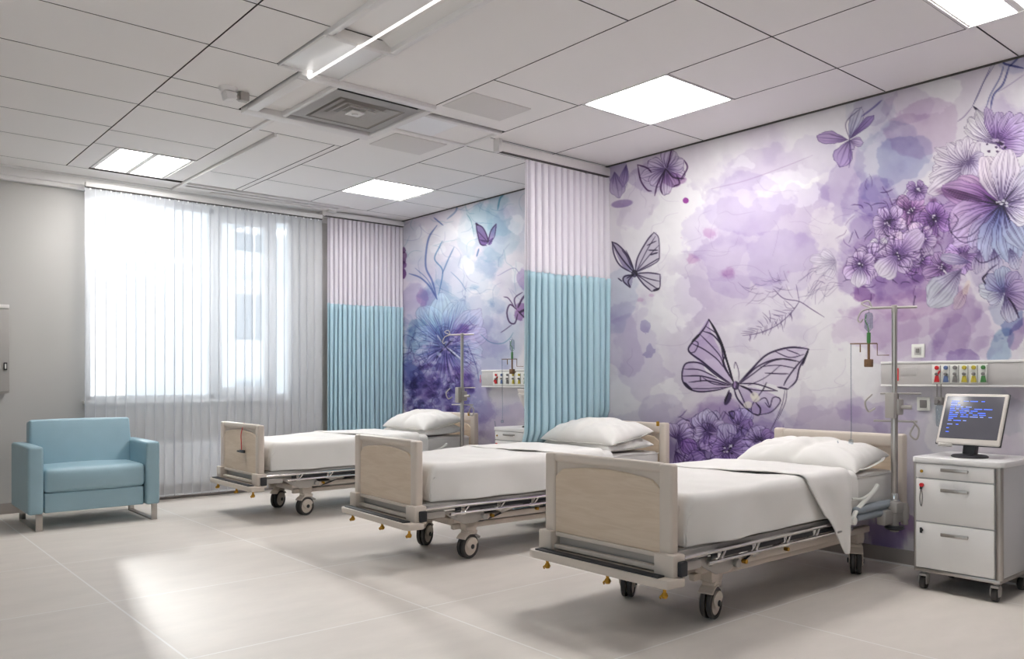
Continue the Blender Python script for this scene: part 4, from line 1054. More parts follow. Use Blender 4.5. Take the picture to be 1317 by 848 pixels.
# flush glossy luminaire beside the diffuser
t = thing('ceiling_luminaire', 'glossy unlit ceiling lens right beside the square air diffuser', 'ceiling light', (3.78, 5.245, ZC))
b = B(); box(b, -.375, .375, -.245, -.20, -.018, .012, bev=.006); box(b, -.375, .375, .21, .245, -.012, .012, bev=.004)
box(b, -.375, -.34, -.20, .21, -.012, .012, bev=.004); box(b, .345, .375, -.20, .21, -.012, .012, bev=.004)
obj('frame', b, 'ceilframe', t)
b = B(); box(b, -.34, .0, -.20, .21, -.002, .008)
obj('lens', b, 'lens', t)
b = B(); box(b, .0, .345, -.20, .21, .0, .010, bev=.002)
obj('blank_panel', b, 'ceil', t)

for x0, x1, y0, y1, lab in ((3.42, 3.95, 4.43, 4.79, 'flat grey perforated ceiling grille nearer the camera than the glossy ceiling lens'),
                            (3.52, 4.02, 5.56, 5.97, 'flat grey perforated ceiling grille on the window side of the glossy ceiling lens')):
    t = thing('ceiling_grille', lab, 'grille', ((x0 + x1) / 2, (y0 + y1) / 2, ZC), 0, 'flat ceiling grilles')
    b = B(); hx, hy = (x1 - x0) / 2, (y1 - y0) / 2
    box(b, -hx, hx, -hy, hy, -.006, .004, bev=.002)
    obj('plate', b, 'greypanel', t)

t = thing('motion_detector', 'small white sensor cluster on the ceiling at the end of the diffuser frame', 'sensor', (2.12, 5.43, ZC))
b = B(); lathe(b, [(0, -.03), (.05, -.028), (.06, -.012), (.062, 0), (0, 0)], (0, 0, 0), 20)
obj('base', b, 'ceilframe', t)
b = B(); prism(b, [(-.035, -.03), (.035, -.03), (.05, -.075), (-.02, -.085)], 'y', -.045, .045, bev=.008)
obj('head', b, 'ceilframe', t)
b = B(); cyl(b, (.03, 0, -.05), (.09, .03, -.045), .016, n=10); box(b, .085, .15, .0, .06, -.06, .002, bev=.008)
obj('bracket', b, 'greymetal', t)

t = thing('slot_diffuser', 'long white linear slot diffuser along the ceiling above the blinds', 'vent', (3.75, 8.42, ZC))
b = B()
box(b, -.95, .9, -.10, -.055, -.02, .012, bev=.005); box(b, -.95, .9, .0, .27, -.022, .012, bev=.006)
box(b, -.95, -.90, -.055, .0, -.02, .012, bev=.004); box(b, .42, .46, -.055, .0, -.02, .012, bev=.003); box(b, .8, .9, -.055, 0, -.02, .012, bev=.004)
box(b, -.62, .62, .05, .11, -.04, -.02, bev=.008); box(b, .72, .82, .06, .12, -.045, -.02, bev=.006)
obj('housing', b, 'ceilframe', t)
b = B(); box(b, -.90, .8, -.055, .0, .004, .012)
obj('slot', b, 'gap', t)

# ------------------------------------------------------------------ curtains on tracks
def track(x0, x1, y, z0, z1, label):
    b = B()
    box(b, x0, x1, y - .03, y + .03, z0, z1, bev=.006)
    box(b, x0, x1, y - .016, y + .016, z0 - .008, z0 + .002, mi=1)
    box(b, x0 - .02, x0 + .02, y - .036, y + .036, z0 - .01, ZC + .004, bev=.006)
    return tag(obj('curtain_track', b, ['ceilframe', 'gap']), label, 'curtain track')


track(4.25, XR, 5.175, 3.105, 3.175, 'white curtain track on the ceiling between the middle and near beds')
track(4.47, XR, 8.62, 3.13, 3.185, 'white curtain track on the ceiling in the far corner by the blinds')


def curtain(x0, x1, y, zt, zm, zb, label, pleats=17, amp=.034, push=0.0):
    t = thing('privacy_curtain', label, 'curtain', ((x0 + x1) / 2, y, 0), 0)
    w = x1 - x0
    rnd = random.Random(int(y * 100))
    ph = [rnd.uniform(-.25, .25) for _ in range(pleats + 2)]
    am = [rnd.uniform(.8, 1.15) for _ in range(pleats + 2)]

    def fold(u, v, k):
        s = u * pleats
        i = int(s); fr = s - i
        a = am[i] * (1 - fr) + am[min(i + 1, pleats)] * fr
        c = math.sin(2 * PI * s + ph[i] * (1 - fr) + ph[min(i + 1, pleats)] * fr)
        ff = (s + .12 * ph[i]) % 1.0
        c = -(.35 * math.cos(2 * PI * ff) + .65) + 1.9 * math.exp(-((ff - .5) / .15) ** 2)
        dx = .009 * math.sin(4 * PI * s + 1.1) + .006 * math.sin(v * 3 + i * 1.7) * k
        return dx, amp * a * c * (1 - .12 * v * k) + .012 * math.sin(u * 5 + v * 2) * k
    n = pleats * 12

    def f_up(u, v):
        dx, dy = fold(u, 0, 0)
        return Vector((-w / 2 + u * w + dx, dy * (.75 + .25 * v), zt + (zm - zt) * v))

    def f_dn(u, v):
        dx, dy = fold(u, v, 1)
        return Vector((-w / 2 + u * w + dx, dy + push * min(1.0, max(0.0, (v - (.655 - .08 * u)) / .09)) ** 2, zm + .012 + (zb - zm) * v + (.012 * math.sin(u * 9) if v > .99 else 0)))
    b = B(); surf(b, f_up, n, 10)
    obj('mesh_panel', b, 'mesh', t, ang=80)
    b = B(); surf(b, f_dn, n, 26)
    q = obj('curtain_cloth', b, 'blue', t, ang=80)
    s = q.modifiers.new('thickness', 'SOLIDIFY'); s.thickness = .002
    for i in range(pleats + 1):
        b = B(); x = -w / 2 + min(max((i + .25) / pleats, .01), .99) * w
        tube(b, [(x, 0, zt - .004), (x, .006, zt + .012), (x, 0, zt + .022)], .003, 5)
        obj('hook', b, 'steel', t)
    return t


curtain(4.55, 5.545, 5.185, 3.085, 2.15, .06, 'blue hospital curtain hanging between the middle bed and the near bed', 13, .034, .15)
curtain(4.52, 5.535, 8.62, 3.115, 2.115, .06, 'blue hospital curtain in the far corner beside the blinds', 17, .026)

# ------------------------------------------------------------------ vertical blinds
t = thing('vertical_blind', 'sheer white vertical blind covering the whole window', 'blind', (3.22, 8.62, 0))
b = B(); box(b, -1.24, 1.24, -.03, .03, 3.085, 3.13, bev=.005); box(b, -1.24, 1.24, -.012, .012, 3.075, 3.09, mi=1)
obj('headrail', b, ['trim', 'gap'], t)
nsl = 27
for i in range(nsl):
    x = -1.195 + 2.39 * i / (nsl - 1)
    rnd = random.Random(i)
    a = R(7 + rnd.uniform(-4, 4)) + (R(16) if i in (9, 17) else 0)
    wv = .052
    b = B()
    def f(u, v, x=x, a=a, i=i):
        s = (u - .5) * 2
        d = wv * s
        return Vector((x + d * math.cos(a), d * math.sin(a) + .004 * (1 - s * s), .06 + (3.075 - .06) * v))
    surf(b, f, 4, 6)
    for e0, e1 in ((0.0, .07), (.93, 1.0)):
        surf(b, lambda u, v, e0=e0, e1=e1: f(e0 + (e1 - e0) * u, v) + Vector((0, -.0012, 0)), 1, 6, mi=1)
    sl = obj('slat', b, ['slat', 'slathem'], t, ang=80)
    b = B(); x0 = x + wv * math.cos(a); y0 = wv * math.sin(a)
    box(b, x - .045, x + .045, -.004, .008, .05, .07, bev=.002)
    obj('weight', b, 'slat', sl)
    b = B(); box(b, x - .008, x + .008, -.006, .006, 3.06, 3.09, bev=.002)
    obj('hanger', b, 'frame', sl)

# radiator under the window
t = thing('radiator', 'white panel radiator behind the blinds under the window', 'radiator', (2.95, 8.735, 0))
b = B()
box(b, -.75, .75, -.03, -.015, .16, .60, bev=.005)
for i in range(30):
    x = -.72 + i * .0497
    box(b, x, x + .028, -.036, -.028, .20, .56, bev=.003)
box(b, -.75, .75, -.03, .035, .585, .61, bev=.004)
obj('panel', b, 'frame', t)
b = B(); box(b, -.6, .6, .0, .03, .2, .56)
obj('fins', b, 'greymetal', t)
b = B(); tube(b, [(.78, 0, .20), (.84, 0, .20), (.85, .02, .14), (.85, .06, .12)], .011, 8); cyl(b, (.75, 0, .20), (.82, 0, .20), .018, n=10)
obj('valve', b, 'chrome', t)
for s in (-1, 1):
    b = B(); box(b, s * .55 - .02, s * .55 + .02, .03, .066, .2, .56, bev=.004)
    obj('bracket', b, 'trim', t)

# wall cabinet at the left edge
t = thing('wall_cabinet', 'grey metal cabinet mounted on the white wall at the left edge', 'cabinet', (1.06, 8.72, 1.12))
b = B(); box(b, -.30, .30, -.07, .08, 0, .80, bev=.006)
obj('body', b, 'cabinet', t)
b = B(); box(b, -.298, .298, -.085, -.072, .012, .755, bev=.004)
d = obj('door', b, 'cabinet', t)
b = B(); box(b, -.298, .298, -.08, -.07, .765, .80, bev=.004)
obj('top_rail', b, 'greypanel', t)
b = B(); ring(b, .0, .0, 0, 0) if False else None
box(b, .252, .280, -.092, -.084, .205, .275, bev=.002); box(b, .260, .272, -.096, -.090, .218, .262, bev=.002, mi=1)
obj('latch', b, ['dark', 'plate'], d)

# ------------------------------------------------------------------ blue armchair
t = thing('armchair', 'wide pale blue leather armchair on flat steel legs under the window', 'armchair', (1.83, 7.95, 0))
L = lambda x: x - 1.83
def cushion(b, x0, x1, y0, y1, z0, z1, bev, puff=0.0, mx=None, seg=4):
    q = bmesh.new()
    bmesh.ops.create_cube(q, size=1.0)
    for v in q.verts:
        v.co = Vector(((x0 + x1) / 2 + v.co.x * (x1 - x0), (y0 + y1) / 2 + v.co.y * (y1 - y0), (z0 + z1) / 2 + v.co.z * (z1 - z0)))
    bmesh.ops.bevel(q, geom=q.edges[:], offset=bev, segments=seg, profile=0.5, affect='EDGES')
    bmesh.ops.subdivide_edges(q, edges=[e for e in q.edges if e.calc_length() > .12], cuts=8, use_grid_fill=True)
    cx, cy, cz = (x0 + x1) / 2, (y0 + y1) / 2, (z0 + z1) / 2
    for v in q.verts:
        u = (v.co.x - cx) / ((x1 - x0) / 2); w = (v.co.y - cy) / ((y1 - y0) / 2); h = (v.co.z - cz) / ((z1 - z0) / 2)
        fx, fy, fz = max(0, 1 - u * u), max(0, 1 - w * w), max(0, 1 - h * h)
        v.co += Vector((math.copysign(puff * fy * fz * abs(u) ** 4, u), math.copysign(puff * fx * fz * abs(w) ** 4, w), math.copysign(puff * fx * fy * abs(h) ** 4, h)))
    bmesh.ops.recalc_face_normals(q, faces=q.faces[:])
    _merge(b, q, 0, mx)
b = B(); cushion(b, -.38, .40, -.30, .36, .136, .30, .012); 
obj('base', b, 'leather', t, ang=60)
b = B(); cushion(b, -.385, .405, -.325, .20, .305, .50, .035, .025)
obj('seat_cushion', b, 'leather', t, ang=60)
b = B(); rec = Matrix.Translation((0, .10, .30)) @ Matrix.Rotation(R(-10), 4, 'X') @ Matrix.Translation((0, -.10, -.30))
cushion(b, -.40, .42, .10, .24, .25, .90, .022, .012, rec)
obj('backrest', b, 'leather', t, ang=60)
for x0, x1 in ((-.505, -.392), (.410, .522)):
    b = B(); cushion(b, x0, x1, -.35, .40, .136, .69, .022, .004)
    obj('armrest', b, 'leather', t, ang=60)
for x in (-.425, .475):
    b = B()
    box(b, x - .025, x + .025, -.346, -.334, 0, .14, bev=.002)
    box(b, x - .025, x + .025, -.334, .36, 0, .010, bev=.002)
    box(b, x - .025, x + .025, .350, .362, 0, .14, bev=.002)
    obj('leg', b, 'steel', t)

# ------------------------------------------------------------------ hospital beds
def rounded_slab(b, y0, y1, z0, z1, x0, x1, arch=0.0, rad=.05, mi=0, bev=.004):
    """Board across x whose top edge arches and rounds at the corners."""
    P = [(y0, z0), (y1, z0)]
    n = 14
    for i in range(n + 1):
        s = i / n
        y = y1 - (y1 - y0) * s
        e = min(s, 1 - s) * (y1 - y0)
        z = z1 + arch * (1 - (2 * s - 1) ** 2) - arch
        if e < rad:
            z -= rad - math.sqrt(max(0, rad * rad - (rad - e) ** 2))
        P.append((y, z))
    prism(b, P, 'x', x0, x1, bev=bev, mi=mi, seg=1)


def caster(t, x, y, rot, r=.084, name='caster', label=None):
    """One castor wheel: fork shell and stem, with tyre, hub and brake lever."""
    mx = Matrix.Translation((x, y, 0)) @ Matrix.Rotation(rot, 4, 'Z')
    off = -.035
    b = B()
    cyl(b, (0, 0, .15), (0, 0, .235), .020, n=14)
    q = B()
    for s in (-1, 1):   # cheeks
        P = [(off + .064 * math.cos(a), r + .064 * math.sin(a)) for a in [R(20 + k * 20) for k in range(8)]] + [(off - .03, r - .02), (off + .0, r - .03), (off + .035, r)]
        prism(q, P, 'y', s * .036, s * .043, bev=.0015, seg=1)
    ro, ri = r + .016, r + .004
    arc = [R(62 + 16 * k) for k in range(6)]
    P2 = [(off + ro * math.cos(v), r + ro * math.sin(v)) for v in arc] + [(off + ri * math.cos(v), r + ri * math.sin(v)) for v in arc[::-1]]
    prism(q, P2, 'y', -.041, .041, bev=.003, seg=1)
    prism(q, [(-.075, r + .088), (.025, r + .075), (.035, .19), (-.02, .205), (-.07, .195)], 'y', -.036, .036, bev=.008)
    _merge(b, q)
    bmesh.ops.transform(b, matrix=mx, verts=b.verts)
    c = obj(name, b, 'beige', t)
    for s in (-1, 1):
        b = B()
        tt = bmesh.new()
        lathe(tt, [(r - .020, -.013), (r - .004, -.013), (r, -.008), (r, .008), (r - .004, .013), (r - .020, .013), (r - .020, -.013)], n=32)
        _merge(b, tt, 0, mx @ Matrix.Translation((off, s * .018, r)) @ Matrix.Rotation(R(90), 4, 'X'))
        obj('tyre', b, 'tyre', c)
        b = B(); tt = bmesh.new()
        lathe(tt, [(0, -.012), (r - .022, -.009), (r - .019, -.004), (r - .019, .004), (r - .022, .009), (0, .012)], n=28)
        _merge(b, tt, 0, mx @ Matrix.Translation((off, s * .018, r)) @ Matrix.Rotation(R(90), 4, 'X'))
        obj('hub', b, 'beige', c)
    b = B()
    for s in (-1, 1):
        tt = bmesh.new(); cyl(tt, (off, s * .043, r), (off, s * .050, r), .017, n=14, bev=.003); _merge(b, tt, 0, mx)
    obj('axle_cap', b, 'dark', c)
    b = B(); tt = bmesh.new()
    prism(tt, [(.02, .145), (.075, .125), (.085, .135), (.03, .165)], 'y', -.016, .016, bev=.003); _merge(b, tt, 0, mx)
    obj('brake_lever', b, 'greymetal', c)
    return c


def make_bed(label):
    t = thing('hospital_bed', label, 'bed', (0, 0, 0), 0, 'hospital beds in a row along the mural wall')
    # footboard
    b = B()
    for y0, y1 in ((-.44, -.362), (.36, .435)):
        box(b, 0, .055, y0, y1, .40, .845, bev=.014, seg=3)
    box(b, .004, .050, -.37, .37, .800, .848, bev=.015, seg=3)
    box(b, .022, .036, -.37, .37, .40, .805)
    box(b, .006, .046, -.37, .37, .395, .418, bev=.005)
    f = obj('footboard', b, 'beige', t)
    b = B(); rounded_slab(b, -.364, .362, .418, .788, .010, .024, arch=.036, rad=.030)
    obj('panel', b, 'wood', f)
    b = B()
    for y0, y1 in ((-.475, -.355), (.355, .455)):
        box(b, -.03, .062, y0, y1, .305, .425, bev=.010, seg=2)
        obj('corner_bracket', b, 'beige', f)
        b = B()
    b = B(); box(b, -.005, .03, -.36, .36, .332, .354, bev=.004)
    obj('lower_rail', b, 'beige', f)
    b = B(); box(b, .036, .05, -.36, .36, .31, .40)
    obj('back_plate', b, 'greymetal', f)
    b = B()
    q = [(-.10, -.44), (-.085, -.49), (.03, -.50), (.03, .47), (-.085, .47), (-.10, .43)]
    prism(b, q, 'z', .278, .322, bev=.010)
    bu = obj('bumper', b, 'beige', t)
    b = B(); box(b, -.088, -.035, -.43, .42, .320, .330, bev=.004)
    obj('rubber_strip', b, 'rubber', bu)
    for y in (-.485,):
        b = B(); box(b, .0, .052, y - .012, y + .014, .325, .395, bev=.006)
        obj('corner_buffer', b, 'rubber', bu)
    for y in (.36, -.08, -.44):
        b = B(); lathe(b, [(0, .225), (.012, .228), (.017, .24), (.012, .252), (.008, .256), (.009, .28), (0, .28)], (-.05, y, 0), 14)
        tube(b, [(-.05, y, .25), (-.065, y + .012, .236), (-.055, y + .02, .224)], .005, 6)
        obj('brass_knob', b, 'brass', bu)
    # headboard
    b = B()
    for y0, y1 in ((-.475, -.40), (.40, .475)):
        box(b, 2.325, 2.385, y0, y1, .40, .888, bev=.016, seg=3)
    box(b, 2.33, 2.38, -.41, .41, .795, .885, bev=.02, seg=3)
    box(b, 2.35, 2.366, -.41, .41, .42, .80)
    h = obj('headboard', b, 'beige', t)
    b = B(); rounded_slab(b, -.395, .395, .44, .790, 2.336, 2.352, arch=.03, rad=.03)
    obj('panel', b, 'wood', h)
    # mattress platform and its chrome side rails
    b = B()
    for s in (-1, 1):
        box(b, .05, 2.33, s * .415 - .02, s * .415 + .02, .375, .428, bev=.006)
    for x in (.12, .65, 1.2, 1.75, 2.25):
        box(b, x - .02, x + .02, -.40, .40, .375, .42, bev=.004)
    box(b, .09, 2.30, -.42, .42, .418, .436, bev=.004)
    pl = obj('platform', b, 'greymetal', t)
    for s in (-1, 1):
        b = B()
        tube(b, [(.10, s * .455, .40), (.2, s * .458, .402), (1.9, s * .458, .402), (2.05, s * .452, .40)], .011, 8)
        tube(b, [(.28, s * .462, .345), (.36, s * .466, .352), (1.55, s * .466, .352), (1.65, s * .462, .345)], .009, 8)
        for x in (.36, .66, .96, 1.26, 1.55):
            cyl(b, (x, s * .462, .352), (x + .05, s * .455, .402), .007, n=8)
            box(b, x - .018, x + .018, s * .44 - .016, s * .44 + .016, .335, .41, bev=.005)
        obj('side_rail', b, 'chrome', t)
        b = B()
        box(b, .30, 1.62, s * .447 - .006, s * .447 + .006, .362, .386, bev=.003)
        obj('rail_pad', b, 'dark', t)
    # undercarriage
    b = B()
    for s in (-1, 1):
        box(b, .35, 2.12, s * .33 - .022, s * .33 + .022, .262, .302, bev=.006)
        box(b, .40, 2.10, s * .25 - .018, s * .25 + .018, .20, .238, bev=.006)
    for x in (.51, 2.04):
        box(b, x - .05, x + .05, -.335, .335, .205, .262, bev=.012)
        for s in (-1, 1):
            box(b, x - .045, x + .045, s * .29 - .045, s * .29 + .045, .19, .275, bev=.014)
    obj('undercarriage', b, 'beige', t)
    for x, d in ((.70, .42), (1.55, .42)):
        for s in (-1, 1):
            b = B()
            q = Vector((d, 0, .17)); 
            tube(b, [(x, s * .20, .215), (x + d, s * .20, .385)], .020, 8, smooth=False)
            cyl(b, (x, s * .17, .22), (x, s * .23, .22), .026, n=14); cyl(b, (x + d, s * .17, .38), (x + d, s * .23, .38), .024, n=14)
            obj('lift_arm', b, 'greymetal', t)
    b = B(); cyl(b, (.78, 0, .25), (1.25, 0, .31), .030, n=16, bev=.006); cyl(b, (1.25, 0, .31), (1.5, 0, .345), .014, n=12); box(b, .68, .82, -.05, .05, .21, .29, bev=.012)
    obj('actuator', b, 'dark', t)
    b = B(); box(b, .9, 1.25, -.33, -.2, .315, .37, bev=.012); tube(b, [(.9, -.3, .34), (.75, -.36, .30), (.62, -.34, .26), (.55, -.3, .25)], .006, 6); tube(b, [(1.25, -.3, .34), (1.5, -.38, .32), (1.8, -.35, .35)], .006, 6)
    obj('control_box', b, 'dark', t)
    # linkage plates seen under the near side at the foot end
    for s in (-1, 1):
        b = B()
        prism(b, [(.22, .36), (.52, .36), (.60, .30), (.50, .262), (.40, .262), (.30, .31)], 'y', s * .40 - .005, s * .40 + .005, bev=.003)
        prism(b, [(.62, .37), (.95, .37), (.70, .31)], 'y', s * .425 - .004, s * .425 + .004, bev=.003)
        cyl(b, (.34, s * .39, .335), (.34, s * .43, .335), .022, n=14, bev=.004); cyl(b, (.56, s * .39, .30), (.56, s * .43, .30), .022, n=14, bev=.004)
        box(b, .06, .22, s * .43 - .02, s * .43 + .02, .33, .375, bev=.008)
        obj('linkage', b, 'greymetal', t)
        b = B(); cyl(b, (.62, s * .41, .30), (.62, s * .435, .30), .012, n=12); cyl(b, (1.02, s * .41, .31), (1.02, s * .435, .31), .011, n=12)
        obj('lock_pin', b, 'brass', t)
    # lifted side-rail lever and pad at the head end
    b = B(); tube(b, [(1.66, -.468, .40), (1.72, -.47, .46), (1.92, -.47, .55), (1.98, -.468, .585)], .014, 8)
    cyl(b, (1.66, -.45, .40), (1.66, -.49, .40), .026, n=14, bev=.005); tube(b, [(1.66, -.466, .53), (1.78, -.468, .52), (1.9, -.468, .545)], .008, 8)
    obj('rail_lever', b, 'plate', t)
    b = B(); cushion(b, 1.70, 2.26, -.485, -.435, .435, .475, .014, .006); cushion(b, 1.72, 2.22, -.48, -.44, .39, .428, .012, .006)
    obj('side_pad', b, 'pad', t)
    # infusion-pole socket at the head corner
    b = B(); box(b, 2.02, 2.36, -.50, -.44, .33, .425, bev=.012); box(b, 2.10, 2.20, -.535, -.455, .40, .47, bev=.014); cyl(b, (2.15, -.495, .28), (2.15, -.495, .48), .026, n=16, bev=.004)
    cyl(b, (2.28, -.50, .31), (2.28, -.50, .45), .022, n=14, bev=.004)
    obj('pole_socket', b, 'greymetal', t)
    b = B(); lathe(b, [(0, .292), (.05, .295), (.06, .305), (.055, .318), (0, .322)], (2.15, -.495, 0), 20)
    obj('socket_cap', b, 'dark', t)
    b = B(); box(b, 2.285, 2.305, -.43, -.41, .86, .90, bev=.004)
    obj('brass_peg', b, 'brass', h)
    k = 0
    for x, y, rot in ((.535, -.29, R(14)), (.53, .29, R(32)), (2.05, -.29, R(30)), (2.05, .29, R(20))):
        caster(t, x, y, rot)
        k += 1
    return t


def nz(p, s, seed=0.0):
    return noise.noise(Vector((p[0] * s + seed, p[1] * s + seed * .7, p[2] * s - seed)))


def bed_profile(s, half, z0, zt, r):
    """Walks s=0..1 from the near hem, up the side, across the top, down the far side."""
    side = zt - r - z0
    arc = r * PI / 2
    top = 2 * (half - r)
    Lt = 2 * side + 2 * arc + top
    d = s * Lt
    if d < side: return (-half, z0 + d), (-1, 0)
    d -= side
    if d < arc:
        a = d / r
        return (-half + r - r * math.cos(a), zt - r + r * math.sin(a)), (-math.cos(a), math.sin(a))
    d -= arc
    if d < top: return (-half + r + d, zt), (0, 1)
    d -= top
    if d < arc:
        a = d / r
        return (half - r + r * math.sin(a), zt - r + r * math.cos(a)), (math.sin(a), math.cos(a))
    d -= arc
    return (half, zt - r - d), (1, 0)


def make_mattress(label):
    b = B(); cushion(b, .11, 2.31, -.425, .425, .437, .655, .035, .006)
    o = obj('mattress', b, 'mattress', None, ang=60)
    tag(o, label, 'mattress', 'mattresses on the hospital beds')
    b = B()
    for z in (.455, .640):
        tube(b, [(.125, -.424, z), (2.30, -.424, z)], .004, 6, smooth=False)
        tube(b, [(.125, .424, z), (2.30, .424, z)], .004, 6, smooth=False)
    obj('piping', b, 'linen', o)
    return o


def make_cover(label, seed=1.0):
    """The white cover: over the foot end and both sides, lying loose on the mattress."""
    t = bmesh.new()
    nu, nv = 74, 84
    x0, x1 = .118, 1.76
    g = []
    for i in range(nu + 1):
        row = []
        u = i / nu
        for j in range(nv + 1):
            s = j / nv
            if u < .16:        # foot end: rows climb the end face, then turn onto the top
                k = u / .16
                a = k
            x = x0 + (x1 - x0) * u
            (y, z), n = bed_profile(s, .447, .438, .690, .05)
            foot = max(0.0, 1 - (x - x0) / .05)
            z -= .05 * (1 - math.sqrt(max(0, 1 - foot * foot))) * (1 if z > .6 else 0)
            y *= 1 - .02 * foot
            d = .020 * nz((x, y, z * 1.6), 2.2, seed) + .008 * nz((x, y, z), 5.5, seed + 3)
            sidey = abs(n[0])
            d += sidey * (.009 * math.sin(x * 9 + seed + z * 6) + .006 * math.sin(x * 17 - z * 14)) * (.69 - z) / .25 + .006 * (1 - sidey) * math.sin(x * 5 + y * 7)
            hem = max(0.0, (.50 - z) / .06)
            z += -.010 * hem * nz((x, y, 0), 3.0, seed + 8) if hem > 0 else 0
            row.append(t.verts.new((x, y + n[0] * d, z + n[1] * d)))
        g.append(row)
    for i in range(nu):
        for j in range(nv):
            t.faces.new((g[i][j], g[i + 1][j], g[i + 1][j + 1], g[i][j + 1]))
    # end face at the foot: fill the first row down to the hem
    ring = g[0]
    mid = nv // 2
    lows = []
    steps = 8
    prev = ring
    inner = []
    for j in range(nv + 1):
        inner.append(ring[j])
    cols = []
    for j in range(nv + 1):
        p = ring[j].co
        col = [ring[j]]
        for k in range(1, steps + 1):
            z = p.z + (.440 - p.z) * k / steps
            col.append(t.verts.new((p.x - .004 * math.sin(k / steps * PI) + .004 * nz((p.y, z, 0), 6, seed), p.y, z)))
        cols.append(col)
    for j in range(nv):
        for k in range(steps):
            try:
                t.faces.new((cols[j][k], cols[j + 1][k], cols[j + 1][k + 1], cols[j][k + 1]))
            except ValueError:
                pass
    bmesh.ops.remove_doubles(t, verts=t.verts[:], dist=.0006)
    bmesh.ops.recalc_face_normals(t, faces=t.faces[:])
    o = obj('bed_cover', t, 'linen', None, ang=75)
    m = o.modifiers.new('thickness', 'SOLIDIFY'); m.thickness = .006; m.offset = 1
    m = o.modifiers.new('soften', 'SUBSURF'); m.levels = 1; m.render_levels = 1
    tag(o, label, 'bed cover', 'white covers spread over the beds')
    return o


def make_fold(label, seed=2.0):
    """The turned-down sheet: a wide band across the bed that hangs to a point on the near side."""
    t = bmesh.new()
    nu, nv = 26, 90
    hang = .40
    half = .462
    zt = .709
    r = .055
    side = zt - r - .46
    g = []
    Ltop = 2 * (half - r) + r * PI
    for i in range(nu + 1):
        row = []
        u = i / nu
        for j in range(nv + 1):
            v = j / nv                       # 0 near hem .. 1 far hem
            near_len = .20 + .24 * min(1.0, max(0.0, 1.25 - abs(u - .62) * 2.2))  # pointed hem
            Ls = near_len + Ltop + .14
            d = v * Ls - near_len
            if d < 0:
                y, z, n = -half - .010 * (1 - math.exp(d * 8)), zt - r + d, (-1, 0)
            elif d < r * PI / 2:
                a = d / r; y, z, n = -half + r - r * math.cos(a), zt - r + r * math.sin(a), (-math.cos(a), math.sin(a))
            elif d < r * PI / 2 + 2 * (half - r):
                y, z, n = -half + r + d - r * PI / 2, zt, (0, 1)
            elif d < Ltop:
                a = (d - r * PI / 2 - 2 * (half - r)) / r; y, z, n = half - r + r * math.sin(a), zt - r + r * math.cos(a), (math.sin(a), math.cos(a))
            else:
                y, z, n = half, zt - r - (d - Ltop), (1, 0)
            down = max(0.0, -d)
            xl = 1.17 - .22 * min(1, max(0, (y + half) / .9)) + down * .78
            xr = 1.60 + .06 * math.sin(v * 5) + .02 * min(1, down * 3)
            xl = min(xl, xr - .08)
            x = xl + (xr - xl) * u
            roll = .004 * math.exp(-((u - .05) / .06) ** 2) + .004 * math.exp(-((u - .97) / .05) ** 2)
            dd = .007 * nz((x, y, z), 3.5, seed) + .004 * nz((x, y, z), 9, seed) + roll
            if d < 0:
                dd += .010 * math.sin(u * 9 + 1.0) * min(1, down * 5) + .004
            row.append(t.verts.new((x, y + n[0] * dd, z + n[1] * dd)))
        g.append(row)
    for i in range(nu):
        for j in range(nv):
            t.faces.new((g[i][j], g[i + 1][j], g[i + 1][j + 1], g[i][j + 1]))
    bmesh.ops.recalc_face_normals(t, faces=t.faces[:])
    o = obj('folded_sheet', t, 'linen', None, ang=75)
    m = o.modifiers.new('thickness', 'SOLIDIFY'); m.thickness = .009; m.offset = 0
    m = o.modifiers.new('soften', 'SUBSURF'); m.levels = 1; m.render_levels = 1
    tag(o, label, 'sheet', 'sheets turned down below the pillows')
    return o


